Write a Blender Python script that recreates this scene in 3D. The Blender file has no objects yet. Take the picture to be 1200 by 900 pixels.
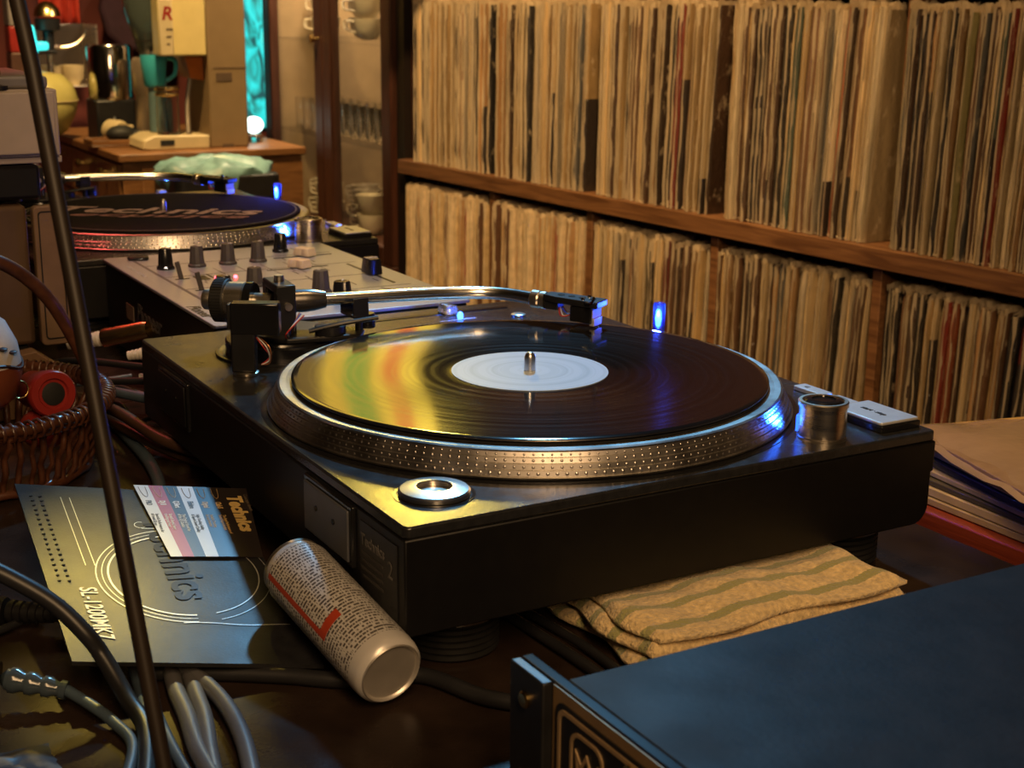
import bpy, bmesh, math, random
from mathutils import Matrix, Vector, Euler
random.seed(7)
C = bpy.context.scene.collection
SC = bpy.context.scene
PI = math.pi
def V(*a): return Vector(a)

# ------------------------------------------------------------------ camera
cam = bpy.data.cameras.new('camera'); camo = bpy.data.objects.new('camera', cam); C.objects.link(camo)
cam.sensor_fit = 'HORIZONTAL'; cam.sensor_width = 36; cam.lens = 50.865
yaw, pitch, roll = 1.0492, -0.2596, 0.0106
fw = V(math.cos(yaw)*math.cos(pitch), math.sin(yaw)*math.cos(pitch), math.sin(pitch))
rt = fw.cross(V(0, 0, 1)).normalized(); up = rt.cross(fw)
r2 = rt*math.cos(roll)+up*math.sin(roll); u2 = up*math.cos(roll)-rt*math.sin(roll)
M = Matrix((r2, u2, -fw)).transposed().to_4x4(); M.translation = V(-.2826, -.5943, .335)
camo.matrix_world = M
cam.clip_start = .02
cam.dof.use_dof = True; cam.dof.focus_distance = .88; cam.dof.aperture_fstop = 20
SC.camera = camo
# ------------------------------------------------------------------ exposure, world, lights
SC.view_settings.view_transform = 'Standard'; SC.view_settings.look = 'None'
SC.view_settings.gamma = 1; SC.view_settings.use_curve_mapping = False
SC.view_settings.exposure = 0.0
w = bpy.data.worlds.new('world'); SC.world = w; w.use_nodes = True
w.node_tree.nodes['Background'].inputs[0].default_value = (.9, .55, .35, 1)
w.node_tree.nodes['Background'].inputs[1].default_value = .008
def light(name, kind, loc, power, col, target=None, size=.1, size_y=None, cone=None, blend=.2):
    l = bpy.data.lights.new(name, kind); l.energy = power; l.color = col
    o = bpy.data.objects.new(name, l); C.objects.link(o); o.location = loc
    if kind == 'AREA':
        l.size = size
        if size_y: l.shape = 'RECTANGLE'; l.size_y = size_y
    else: l.shadow_soft_size = size
    if kind == 'SPOT': l.spot_size = cone; l.spot_blend = blend
    if target is not None:
        o.rotation_euler = (Vector(target)-Vector(loc)).to_track_quat('-Z', 'Y').to_euler()
    return o
WARM = (1.0, .60, .24)
# warm ceiling lamps that wash the record shelf and the bar
light('shelf_spot', 'SPOT', (.25, .95, 1.75), 205, WARM, (1.03, 1.62, .08), .06, cone=1.15, blend=.9)
light('shelf_spot', 'SPOT', (.35, .2, 1.75), 64, WARM, (1.0, .62, .0), .06, cone=1.35, blend=.9)
light('counter_lamp', 'SPOT', (.35, 1.95, 1.75), 240, (1.0, .66, .27), (.76, 2.70, .15), .08, cone=1.1, blend=.8)
# unseen spot added overhead to brighten the mixer
light('mixer_fill', 'SPOT', (.1, .62, 1.8), 40, (1.0, .82, .70), (.16, .63, .09), .06, cone=.26, blend=.6)
# warm room lamp behind the photographer
light('room_lamp', 'AREA', (-.38, -1.30, 1.20), 21, (1.0, .62, .30), (.1, .1, .05), .30, 1.0)
# cool projector light that falls across the table from the shelf side
light('blue_projector', 'SPOT', (.88, 1.28, 1.42), 92, (.22, .60, 1.0), (.0, .05, .05), .05, cone=.41, blend=.35)
# unseen yellow spots added to light the card and the plinth corner
light('added_yellow_spot', 'SPOT', (.20, 1.20, 1.20), 230, (1.0, .70, .12), (-.108, .112, .03), .04, cone=.060, blend=.6)
light('added_yellow_spot', 'SPOT', (.84, 1.68, .80), 13, (1.0, .72, .10), (.035, .055, .088), .05, cone=.115, blend=.4)
# red bar light to the far left
light('red_bar_light', 'SPOT', (.0, 1.30, .85), 12, (1.0, .12, .10), (.05, .70, .09), .03, cone=.46, blend=.8)

# ------------------------------------------------------------------ materials
MATS = {}
def pm(name, col, rough=.5, metal=0, var=.12, scale=60, bump=0, bscale=None, coat=0, coat_rough=.08,
       emit=None, estr=0, stretch=(1, 1, 1), rvar=.0, trans=0, ior=1.45, alpha=1, spec=.5, objcol=False, sheen=0):
    if name in MATS: return MATS[name]
    m = bpy.data.materials.new(name); m.use_nodes = True
    nt = m.node_tree; b = nt.nodes['Principled BSDF']; N = nt.nodes.new; L = nt.links.new
    tc = N('ShaderNodeTexCoord'); mp = N('ShaderNodeMapping'); mp.inputs['Scale'].default_value = stretch
    L(tc.outputs['Object'], mp.inputs[0])
    nz = N('ShaderNodeTexNoise'); nz.inputs['Scale'].default_value = scale; nz.inputs['Detail'].default_value = 6
    L(mp.outputs[0], nz.inputs['Vector'])
    rmp = N('ShaderNodeMapRange'); rmp.inputs['From Min'].default_value = .3; rmp.inputs['From Max'].default_value = .7
    rmp.inputs['To Min'].default_value = 1-var; rmp.inputs['To Max'].default_value = 1+var
    L(nz.outputs['Fac'], rmp.inputs['Value'])
    mx = N('ShaderNodeMix'); mx.data_type = 'RGBA'; mx.blend_type = 'MULTIPLY'; mx.inputs[0].default_value = 1
    mx.inputs[6].default_value = (*col, 1)
    if objcol:
        oi = N('ShaderNodeObjectInfo'); L(oi.outputs['Color'], mx.inputs[6])
    L(rmp.outputs[0], mx.inputs[7]); L(mx.outputs[2], b.inputs['Base Color'])
    b.inputs['Roughness'].default_value = rough; b.inputs['Metallic'].default_value = metal
    b.inputs['Specular IOR Level'].default_value = spec
    b.inputs['IOR'].default_value = ior
    if rvar:
        r = N('ShaderNodeMapRange'); r.inputs['From Min'].default_value = .3; r.inputs['From Max'].default_value = .7
        r.inputs['To Min'].default_value = max(0, rough-rvar); r.inputs['To Max'].default_value = min(1, rough+rvar)
        n2 = N('ShaderNodeTexNoise'); n2.inputs['Scale'].default_value = scale*.35; n2.inputs['Detail'].default_value = 8
        L(mp.outputs[0], n2.inputs['Vector']); L(n2.outputs['Fac'], r.inputs['Value']); L(r.outputs[0], b.inputs['Roughness'])
    if bump:
        bn = N('ShaderNodeBump'); bn.inputs['Strength'].default_value = bump; bn.inputs['Distance'].default_value = .002
        if bscale:
            n3 = N('ShaderNodeTexNoise'); n3.inputs['Scale'].default_value = bscale; n3.inputs['Detail'].default_value = 5
            L(mp.outputs[0], n3.inputs['Vector']); L(n3.outputs['Fac'], bn.inputs['Height'])
        else: L(nz.outputs['Fac'], bn.inputs['Height'])
        L(bn.outputs[0], b.inputs['Normal'])
        if coat: L(bn.outputs[0], b.inputs['Coat Normal'])
    b.inputs['Coat Weight'].default_value = coat; b.inputs['Coat Roughness'].default_value = coat_rough
    b.inputs['Transmission Weight'].default_value = trans; b.inputs['Alpha'].default_value = alpha
    b.inputs['Sheen Weight'].default_value = sheen
    if emit:
        b.inputs['Emission Color'].default_value = (*emit, 1); b.inputs['Emission Strength'].default_value = estr
    MATS[name] = m
    return m
def nodes_of(m): return m.node_tree, m.node_tree.nodes['Principled BSDF'], m.node_tree.nodes.new, m.node_tree.links.new

plinth_m = pm('charcoal_metal_top', (.030, .030, .032), .23, .35, .25, 180, .08, 900, rvar=.05, spec=.7)
body_m = pm('black_rubber_body', (.0045, .0042, .0045), .45, 0, .2, 90, .05)
black_m = pm('black_plastic', (.012, .012, .013), .38, 0, .2, 80, .04)
blackg_m = pm('black_gloss_plastic', (.01, .01, .011), .16, 0, .1, 80)
rubber_m = pm('black_rubber', (.012, .012, .012), .6, 0, .25, 100, .1)
bluep_m = pm('blue_lit_plastic', (.16, .26, .95), .12, 0, .02, 40, trans=.9, ior=1.3)  # clear lamp housing, with the LED glow put into its blue colour
chrome_m = pm('chrome', (.80, .80, .80), .09, 1, .05, 30, rvar=.04)
steel_m = pm('brushed_steel', (.74, .67, .56), .30, 1, .12, 40, rvar=.06, stretch=(1, 1, 14))
alu_m = pm('turned_aluminium', (.66, .65, .63), .3, 1, .1, 60)
dark_metal_m = pm('dark_platter_metal', (.48, .45, .43), .36, 1, .12, 120, rvar=.08)
dot_m = pm('mirror_dot_metal', (.9, .85, .75), .22, 1, .05, 50)
ssbtn_m = pm('satin_silver_button', (.62, .64, .66), .38, .55, .06, 120)
white_m = pm('white_print', (.75, .75, .73), .5, 0, .05, 60)
greyp_m = pm('grey_print', (.42, .42, .42), .5, 0, .05, 60)
gold_m = pm('gold_print', (.62, .44, .16), .42, .2, .08, 60)
brassy_m = pm('gold_plated_metal', (.60, .42, .17), .25, 1, .15, 60)
blue_glow = pm('blue_led', (.02, .05, .6), .3, 0, 0, 10, emit=(.02, .10, 1.0), estr=3.5)
blue_core = pm('blue_led_core', (.1, .3, .8), .3, 0, 0, 10, emit=(.035, .16, 1.0), estr=9)
red_glow = pm('red_led', (.6, .02, .03), .3, 0, 0, 10, emit=(1.0, .06, .08), estr=12)
dimp_m = pm('dim_label_print', (.13, .12, .11), .5)
glass_m = pm('clear_glass', (.98, .98, .97), .03, 0, .01, 20, trans=1, ior=1.45)
pane_m = pm('thin_window_glass', (.05, .05, .05), .03, 0, .01, 20, alpha=.10, spec=.8)
tumbler_m = pm('thin_drinking_glass', (.35, .33, .28), .05, 0, .02, 20, alpha=.20, spec=1.0)
clearp_m = pm('clear_plastic', (.9, .93, .97), .12, 0, .02, 40, trans=.9, ior=1.3)

# ------------------------------------------------------------------ mesh builder
def rotz(a): return Matrix.Rotation(a, 4, 'Z')
def T(x, y, z): return Matrix.Translation((x, y, z))
def spline(pts, n=8, closed=False):
    pts = [Vector(p) for p in pts]; out = []
    k = len(pts); rng = range(k if closed else k-1)
    for i in rng:
        if closed: p0, p1, p2, p3 = pts[i-1], pts[i], pts[(i+1) % k], pts[(i+2) % k]
        else: p0, p1, p2, p3 = pts[max(i-1, 0)], pts[i], pts[i+1], pts[min(i+2, k-1)]
        for j in range(n):
            t = j/n
            out.append(.5*((2*p1)+(p2-p0)*t+(2*p0-5*p1+4*p2-p3)*t*t+(3*p1-p0-3*p2+p3)*t**3))
    if not closed: out.append(pts[-1])
    return out
class MB:
    def __init__(s): s.v = []; s.f = []; s.mi = []
    def add(s, vs, fs, X=None, mi=0):
        o = len(s.v)
        s.v += [tuple(X @ Vector(v)) if X else tuple(v) for v in vs]
        s.f += [tuple(o+i for i in f) for f in fs]; s.mi += [mi]*len(fs); return s
    def box(s, x0, x1, y0, y1, z0, z1, X=None, mi=0):
        return s.add([(x0, y0, z0), (x1, y0, z0), (x1, y1, z0), (x0, y1, z0), (x0, y0, z1), (x1, y0, z1), (x1, y1, z1), (x0, y1, z1)],
            [(3, 2, 1, 0), (4, 5, 6, 7), (0, 1, 5, 4), (1, 2, 6, 5), (2, 3, 7, 6), (3, 0, 4, 7)], X, mi)
    def prism(s, poly, z0, z1, X=None, mi=0, top=1):
        n = len(poly); cx = sum(p[0] for p in poly)/n; cy = sum(p[1] for p in poly)/n
        vs = [(p[0], p[1], z0) for p in poly]+[(cx+(p[0]-cx)*top, cy+(p[1]-cy)*top, z1) for p in poly]
        return s.add(vs, [tuple(reversed(range(n))), tuple(range(n, 2*n))]+[(i, (i+1) % n, n+(i+1) % n, n+i) for i in range(n)], X, mi)
    def lathe(s, prof, n=32, X=None, mi=0, closed=False, fn=None):
        k = len(prof); vs = []
        for j in range(n):
            a = 2*PI*j/n; c, q = math.cos(a), math.sin(a)
            g = fn(a) if fn else 1
            vs += [(r*c*g, r*q*g, z) for r, z in prof]
        fs = []
        for j in range(n):
            j2 = (j+1) % n
            for i in range(k if closed else k-1):
                i2 = (i+1) % k
                fs.append((j*k+i, j2*k+i, j2*k+i2, j*k+i2))
        if not closed:
            if prof[0][0] > 1e-6: fs.append(tuple(j*k for j in reversed(range(n))))
            if prof[-1][0] > 1e-6: fs.append(tuple(j*k+k-1 for j in range(n)))
        return s.add(vs, fs, X, mi)
    def cyl(s, p0, p1, r0, r1=None, n=20, mi=0):
        r1 = r0 if r1 is None else r1
        p0, p1 = Vector(p0), Vector(p1); d = p1-p0
        X = Matrix.Translation(p0) @ d.to_track_quat('Z', 'Y').to_matrix().to_4x4()
        return s.lathe([(r0, 0), (r1, d.length)], n, X, mi)
    def lathe_dir(s, p0, p1, prof, n=24, mi=0):
        p0, p1 = Vector(p0), Vector(p1)
        X = Matrix.Translation(p0) @ (p1-p0).to_track_quat('Z', 'Y').to_matrix().to_4x4()
        return s.lathe(prof, n, X, mi)
    def tube(s, pts, r, n=8, mi=0, closed=False):
        pts = [Vector(p) for p in pts]; k = len(pts); vs = []; prev = None
        for i, p in enumerate(pts):
            if closed: t = pts[(i+1) % k]-pts[i-1]
            else: t = pts[min(i+1, k-1)]-pts[max(i-1, 0)]
            t.normalize()
            if prev is None:
                a = V(0, 0, 1) if abs(t.z) < .9 else V(1, 0, 0)
                nrm = (a-t*a.dot(t)).normalized()
            else: nrm = (prev-t*prev.dot(t)).normalized()
            prev = nrm; b = t.cross(nrm)
            rr = r[i] if isinstance(r, (list, tuple)) else r
            vs += [tuple(p+(nrm*math.cos(2*PI*j/n)+b*math.sin(2*PI*j/n))*rr) for j in range(n)]
        fs = []
        for i in range(k if closed else k-1):
            i2 = (i+1) % k
            for j in range(n): fs.append((i*n+j, i*n+(j+1) % n, i2*n+(j+1) % n, i2*n+j))
        if not closed: fs += [tuple(reversed(range(n))), tuple(range((k-1)*n, k*n))]
        return s.add(vs, fs, None, mi)
    def ball(s, c, rx, ry=None, rz=None, n=16, m=10, X=None, mi=0):
        ry = ry or rx; rz = rz or rx
        prof = [(math.sin(PI*i/m), -math.cos(PI*i/m)) for i in range(m+1)]
        prof[0] = (0, -1); prof[-1] = (0, 1)
        Y = Matrix.Translation(c) @ (X or Matrix()) @ Matrix.Diagonal((rx, ry, rz, 1))
        return s.lathe(prof, n, Y, mi)
    def mesh(s, name, mats, smooth=40):
        me = bpy.data.meshes.new(name); me.from_pydata(s.v, [], s.f)
        for m in (mats if isinstance(mats, (list, tuple)) else [mats]): me.materials.append(m)
        me.polygons.foreach_set('material_index', s.mi)
        bm = bmesh.new(); bm.from_mesh(me); bmesh.ops.remove_doubles(bm, verts=bm.verts, dist=1e-6)
        bmesh.ops.recalc_face_normals(bm, faces=bm.faces); bm.to_mesh(me); bm.free()
        me.polygons.foreach_set('use_smooth', [True]*len(me.polygons))
        me.set_sharp_from_angle(angle=math.radians(smooth)); me.update()
        return me
    def build(s, name, mats, parent=None, bevel=0, smooth=40, loc=(0, 0, 0), rot=0, seg=2):
        o = bpy.data.objects.new(name, s.mesh(name, mats, smooth)); C.objects.link(o)
        o.location = loc; o.rotation_euler = (0, 0, rot); o.parent = parent
        if bevel:
            b = o.modifiers.new('bevel', 'BEVEL'); b.width = bevel; b.segments = seg; b.limit_method = 'ANGLE'; b.angle_limit = math.radians(35)
        return o
def tag(o, label, cat, group=None):
    o['label'] = label; o['category'] = cat
    if group: o['group'] = group
    return o
def thing(name, label, cat, loc=(0, 0, 0), rot=0, group=None):
    o = bpy.data.objects.new(name, None); C.objects.link(o); o.location = loc; o.rotation_euler = (0, 0, rot)
    o.empty_display_size = .03
    return tag(o, label, cat, group)
def struct(o): o['kind'] = 'structure'; return o
def clear_hole(o, r):
    bm = bmesh.new(); bm.from_mesh(o.data)
    bmesh.ops.triangulate(bm, faces=bm.faces[:]); bmesh.ops.subdivide_edges(bm, edges=[e for e in bm.edges if min(v.co.xy.length for v in e.verts) < .04], cuts=3)
    bmesh.ops.delete(bm, geom=[f for f in bm.faces if min(v.co.xy.length for v in f.verts) < r or f.calc_center_median().xy.length < r+.0015], context='FACES'); bm.to_mesh(o.data); bm.free(); return o
def stuff(o): o['kind'] = 'stuff'; return o
def text(name, s, size, X, m, parent=None, ext=.00015, shear=0, off=0, align='LEFT', sx=1):
    c = bpy.data.curves.new(name, 'FONT'); c.body = s; c.size = size; c.extrude = ext; c.shear = shear; c.offset = off; c.align_x = align
    c.resolution_u = 3
    t = bpy.data.objects.new(name, c); C.objects.link(t); bpy.context.view_layer.update()
    me = bpy.data.meshes.new_from_object(t.evaluated_get(bpy.context.evaluated_depsgraph_get()))
    bpy.data.objects.remove(t); bpy.data.curves.remove(c)
    me.transform(X @ Matrix.Diagonal((sx, 1, 1, 1))); me.materials.clear(); me.materials.append(m)
    o = bpy.data.objects.new(name, me); C.objects.link(o); o.parent = parent
    return o
def rrect(x0, x1, y0, y1, r, n=5):
    p = []
    for cx, cy, a0 in ((x1-r, y1-r, 0), (x0+r, y1-r, 90), (x0+r, y0+r, 180), (x1-r, y0+r, 270)):
        for i in range(n+1):
            a = math.radians(a0+90*i/n); p.append((cx+r*math.cos(a), cy+r*math.sin(a)))
    return p
def frame_of(o, xdir, ydir):
    x = Vector(xdir).normalized(); y = Vector(ydir).normalized(); z = x.cross(y)
    m = Matrix((x, y, z)).transposed().to_4x4(); m.translation = o; return m

# ================================================================== SETTING
wall_m = pm('dark_red_wall_paint', (.16, .035, .030), .6, 0, .15, 6, .05)
dwall_m = pm('dark_brown_wall', (.030, .017, .011), .6, 0, .2, 5, .05)
ceil_m = pm('dim_ceiling', (.05, .035, .025), .8, 0, .15, 4)
floor_m = pm('dark_floor_boards', (.035, .020, .012), .4, 0, .3, 10, stretch=(8, 1, 1))
def wood(name, col, col2, rough=.45, stretch=(1, 14, 14), scale=14, coat=0, bump=.15):
    if name in MATS: return MATS[name]
    m = pm(name, col, rough, 0, .2, scale*4, bump, None, stretch=stretch, coat=coat, rvar=.08)
    nt, b, N, L = nodes_of(m)
    tc = N('ShaderNodeTexCoord'); mp = N('ShaderNodeMapping'); mp.inputs['Scale'].default_value = stretch
    L(tc.outputs['Object'], mp.inputs[0])
    n = N('ShaderNodeTexNoise'); n.inputs['Scale'].default_value = scale; n.inputs['Detail'].default_value = 9; n.inputs['Distortion'].default_value = 1.2
    L(mp.outputs[0], n.inputs['Vector'])
    cr = N('ShaderNodeValToRGB'); cr.color_ramp.elements[0].position = .35; cr.color_ramp.elements[1].position = .65
    cr.color_ramp.elements[0].color = (*col2, 1); cr.color_ramp.elements[1].color = (*col, 1)
    L(n.outputs['Fac'], cr.inputs[0]); L(cr.outputs[0], b.inputs['Base Color'])
    return m
shelf_m = wood('oak_shelf_wood', (.22, .105, .045), (.11, .048, .020), .5, (14, 1, 14), 6)
cab_m = wood('mahogany_cabinet_wood', (.060, .019, .010), (.032, .010, .005), .5, (14, 14, 1), 8)
counter_m = wood('bar_counter_wood', (.22, .10, .036), (.14, .06, .02), .42, (2, 14, 14), 6)
red_m = wood('red_stained_wood', (.30, .055, .018), (.20, .034, .012), .38, (14, 1, 14), 8)

struct(MB().box(-2.6, 3.2, -2.6, 4.2, -.84, -.80).build('floor', floor_m))
struct(MB().box(-2.6, 3.2, -2.6, 4.2, 2.3, 2.34).build('ceiling', ceil_m))
struct(MB().box(-2.6, 3.2, 3.72, 3.78, -.8, 2.3).build('wall_back', wall_m))
struct(MB().box(1.52, 1.58, -2.6, 3.72, -.8, 2.3).build('wall_right', dwall_m))
struct(MB().box(-2.66, -2.6, -2.6, 3.72, -.8, 2.3).build('wall_left', dwall_m))
struct(MB().box(-2.6, 1.52, -2.66, -2.6, -.8, 2.3).build('wall_front', dwall_m))

# ---- the table
table_m = pm('dark_lacquered_table', (.024, .015, .011), .24, 0, .35, 30, .05, 500, rvar=.12, spec=.22)
nt, b, N, L = nodes_of(table_m)
tt = thing('table', 'dark scratched lacquered table top carrying the turntables and cables', 'table')
MB().box(-.75, .408, -.75, 1.40, -.035, 0).build('table_top', table_m, tt, .003)
for x in (-.7, .35):
    for y in (-.7, 1.3): MB().box(x, x+.05, y, y+.05, -.8, -.035).build('leg', body_m, tt)
# ---- red board to the right with the stack of records
rb = thing('low_cabinet', 'red stained wooden low cabinet between table and record shelves', 'cabinet')
MB().box(.430, .735, -.55, .105, -.02, 0).build('top_board', red_m, rb, .002)
MB().box(.445, .72, -.53, .09, -.79, -.02).build('body', body_m, rb)

# ================================================================== RECORD SHELF
SO = V(1.029, 2.075, 0); SA = math.atan2(.083, .9966)      # origin, local y runs towards the far end
def shelf_local():  # local frame: -y to the right of the picture, +x into the shelf
    return SA
sh = thing('record_shelf', 'long oak shelving unit packed with two rows of records', 'shelf', SO, SA)
SL = 2.35
MB().box(-.035, .36, -SL, .03, -.010, .018).build('shelf_board', shelf_m, sh, .0015)
MB().box(-.005, .36, -SL, .03, .352, .380).build('shelf_board', shelf_m, sh, .0015)
MB().box(-.005, .36, -SL, .03, -.375, -.347).build('shelf_board', shelf_m, sh, .0015)
MB().box(.36, .375, -SL, .03, -.79, .70).build('back_panel', cab_m, sh)
MB().box(-.002, .36, .006, .03, -.79, .70).build('side_panel', cab_m, sh, .0015)
MB().box(.02, .36, -SL, .03, -.79, -.375).build('plinth', cab_m, sh)
DIV = (.304, .604, .918, 1.243, 1.56, 1.87)
for d in DIV:
    for z0, z1 in ((.018, .352), (-.347, -.010)):
        MB().box(.004 if z0 > 0 else -.026, .36, -d-.008, -d+.008, z0, z1).build('divider', shelf_m, sh, .001)
MB().box(-.005, .36, -SL-.02, -SL, -.79, .70).build('side_panel', cab_m, sh)
# post between the glass cabinet and the shelf
struct(MB().box(1.012, 1.45, 2.110, 2.146, -.8, 2.3).build('trim_1', pm('black_brown_post', (.012, .007, .005), .5, 0, .2, 20)))

# record sleeves
rec_m = pm('worn_card_sleeve', (.5, .4, .3), .55, 0, .16, 40, .5, 240, objcol=True, coat=1.0, coat_rough=.10, stretch=(1, 1, .35))
nt, b, N, L = nodes_of(rec_m)
base_link = b.inputs['Base Color'].links[0].from_socket
oi = N('ShaderNodeObjectInfo'); tco = N('ShaderNodeTexCoord'); sep = N('ShaderNodeSeparateXYZ'); L(tco.outputs['Object'], sep.inputs[0])
# scuffs: pale worn specks along the spine, and on some sleeves a printed dark band with an edge of its own
mpz = N('ShaderNodeMapping'); mpz.inputs['Scale'].default_value = (60, 260, 34); L(tco.outputs['Object'], mpz.inputs[0])
addv = N('ShaderNodeVectorMath'); addv.operation = 'ADD'; L(mpz.outputs[0], addv.inputs[0])
cmb = N('ShaderNodeCombineXYZ'); rm = N('ShaderNodeMath'); rm.operation = 'MULTIPLY'; rm.inputs[1].default_value = 97; L(oi.outputs['Random'], rm.inputs[0])
for i in range(3): L(rm.outputs[0], cmb.inputs[i])
L(cmb.outputs[0], addv.inputs[1])
ns = N('ShaderNodeTexNoise'); ns.inputs['Scale'].default_value = 1; ns.inputs['Detail'].default_value = 6; ns.inputs['Roughness'].default_value = .65; L(addv.outputs[0], ns.inputs['Vector'])
cr = N('ShaderNodeMapRange'); cr.inputs['From Min'].default_value = .56; cr.inputs['From Max'].default_value = .68; cr.inputs['To Max'].default_value = .6
L(ns.outputs['Fac'], cr.inputs['Value'])
mps = N('ShaderNodeMapping'); mps.inputs['Scale'].default_value = (20, 7, 2.5); L(tco.outputs['Object'], mps.inputs[0])
ads = N('ShaderNodeVectorMath'); ads.operation = 'ADD'; L(mps.outputs[0], ads.inputs[0]); L(cmb.outputs[0], ads.inputs[1])
nst = N('ShaderNodeTexNoise'); nst.inputs['Scale'].default_value = 1; nst.inputs['Detail'].default_value = 3; L(ads.outputs[0], nst.inputs['Vector'])
mst = N('ShaderNodeMapRange'); mst.inputs['From Min'].default_value = .32; mst.inputs['From Max'].default_value = .68; mst.inputs['To Min'].default_value = .45; mst.inputs['To Max'].default_value = 1.3; L(nst.outputs['Fac'], mst.inputs['Value'])
mxs = N('ShaderNodeMix'); mxs.data_type = 'RGBA'; mxs.blend_type = 'MULTIPLY'; mxs.inputs[0].default_value = 1; L(base_link, mxs.inputs[6]); L(mst.outputs[0], mxs.inputs[7]); base_link = mxs.outputs[2]
mpc = N('ShaderNodeMapping'); mpc.inputs['Scale'].default_value = (120, 1.6, 90); L(tco.outputs['Object'], mpc.inputs[0])
adc = N('ShaderNodeVectorMath'); adc.operation = 'ADD'; L(mpc.outputs[0], adc.inputs[0]); L(cmb.outputs[0], adc.inputs[1])
nco = N('ShaderNodeTexNoise'); nco.inputs['Scale'].default_value = 1; nco.inputs['Detail'].default_value = 4; L(adc.outputs[0], nco.inputs['Vector'])
bco = N('ShaderNodeBump'); bco.inputs['Strength'].default_value = 1.0; bco.inputs['Distance'].default_value = .006; L(nco.outputs['Fac'], bco.inputs['Height']); L(bco.outputs[0], b.inputs['Coat Normal'])
mw = N('ShaderNodeMix'); mw.data_type = 'RGBA'; mw.inputs[7].default_value = (.62, .50, .34, 1); L(cr.outputs[0], mw.inputs[0]); L(base_link, mw.inputs[6])
band = N('ShaderNodeMath'); band.operation = 'LESS_THAN'; L(sep.outputs['Z'], band.inputs[0])
r2m = N('ShaderNodeMapRange'); r2m.inputs['From Min'].default_value = .86; r2m.inputs['From Max'].default_value = 1.0; r2m.inputs['To Min'].default_value = .0; r2m.inputs['To Max'].default_value = .3
L(oi.outputs['Random'], r2m.inputs['Value']); L(r2m.outputs[0], band.inputs[1])
mb_ = N('ShaderNodeMix'); mb_.data_type = 'RGBA'; mb_.inputs[7].default_value = (.03, .022, .018, 1); L(band.outputs[0], mb_.inputs[0]); L(mw.outputs[2], mb_.inputs[6])
L(mb_.outputs[2], b.inputs['Base Color'])
film_m = pm('crinkled_poly_film', (.72, .60, .42), .16, 0, .15, 90, .4, 160, trans=.35, ior=1.3, coat=.4)
def rec_mesh(seed):
    rnd = random.Random(seed); m = MB(); H = .311; D = .311; k = 9
    vs = []
    for i in range(k+1):
        z = H*i/k; e = .0012 if i in (0, k) else 0
        j = rnd.uniform(-.0011, .0011); a, c = rnd.uniform(-.06, .06), rnd.uniform(-.06, .06)
        vs += [(j+e, .20+a+(.10 if e else 0), z), (j+e*.5-.0006, .5, z), (j+e, .80+c-(.10 if e else 0), z), (.0042, .955, z), (D, .95, z), (D, .05, z), (.0042, .045, z)]
    fs = []
    for i in range(k):
        for q in range(7): fs.append((i*7+q, i*7+(q+1) % 7, i*7+7+(q+1) % 7, i*7+7+q))
    fs += [(6, 5, 4, 3, 2, 1, 0), tuple(k*7+q for q in range(7))]
    m.add(vs, fs)
    # protective film: jagged lips at top and bottom of the spine edge
    for zt, sg in ((H, 1), (0, -1)):
        for yy in (.22, .74):
            n = 7; vv = []
            for i in range(n+1):
                x = -.0012+(.05 if sg > 0 else .012)*i/n
                hgt = rnd.uniform(.001, .0095) if sg > 0 else rnd.uniform(-.003, -.0006)
                vv += [(x, yy, zt-sg*.004), (x+rnd.uniform(-.001, .001), min(.97, max(.03, yy+rnd.uniform(-.35, .35))), zt+sg*hgt)]
            m.add(vv, [(2*i, 2*i+2, 2*i+3, 2*i+1) for i in range(n)], None, 1)
    # film edge over the spine
    vv = []
    for i in range(k+1): vv += [(-.0018+rnd.uniform(-.0012, .0006), .30+rnd.uniform(-.18, .18), H*i/k), (.002, .16, H*i/k)]
    m.add(vv, [(2*i, 2*i+2, 2*i+3, 2*i+1) for i in range(k)], None, 1)
    return m.mesh('record_sleeve', [rec_m, film_m], 50)
protos = [rec_mesh(i) for i in range(16)]
PAL = [('cream', (.66, .49, .27), 24), ('buff', (.52, .35, .16), 22), ('tan', (.40, .23, .10), 17), ('pale grey', (.44, .37, .27), 9), ('brown', (.20, .10, .05), 11),
       ('dark brown', (.07, .038, .022), 10), ('black', (.020, .017, .016), 10), ('off white', (.72, .60, .40), 9), ('deep red', (.24, .03, .02), 2.2),
       ('orange red', (.52, .12, .04), 1.2), ('slate', (.13, .13, .13), 4), ('dark teal', (.06, .09, .07), 1), ('olive', (.22, .20, .09), 2)]
def pick(rnd, dark=1.0):
    ws = [w*(dark if sum(c) < .45 else 1) for n, c, w in PAL]
    return rnd.choices(PAL, ws)[0]
ORD1 = ['', 'first', 'second', 'third', 'fourth', 'fifth', 'sixth', 'seventh', 'eighth', 'ninth', 'tenth', 'eleventh', 'twelfth', 'thirteenth', 'fourteenth', 'fifteenth',
        'sixteenth', 'seventeenth', 'eighteenth', 'nineteenth']
TENS = {20: ('twentieth', 'twenty'), 30: ('thirtieth', 'thirty'), 40: ('fortieth', 'forty'), 50: ('fiftieth', 'fifty'), 60: ('sixtieth', 'sixty'), 70: ('seventieth', 'seventy')}
def ordinal(n):
    if n < 20: return ORD1[n]
    t = n//10*10
    return TENS[t][0] if n == t else TENS[t][1]+'-'+ORD1[n-t]
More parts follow.
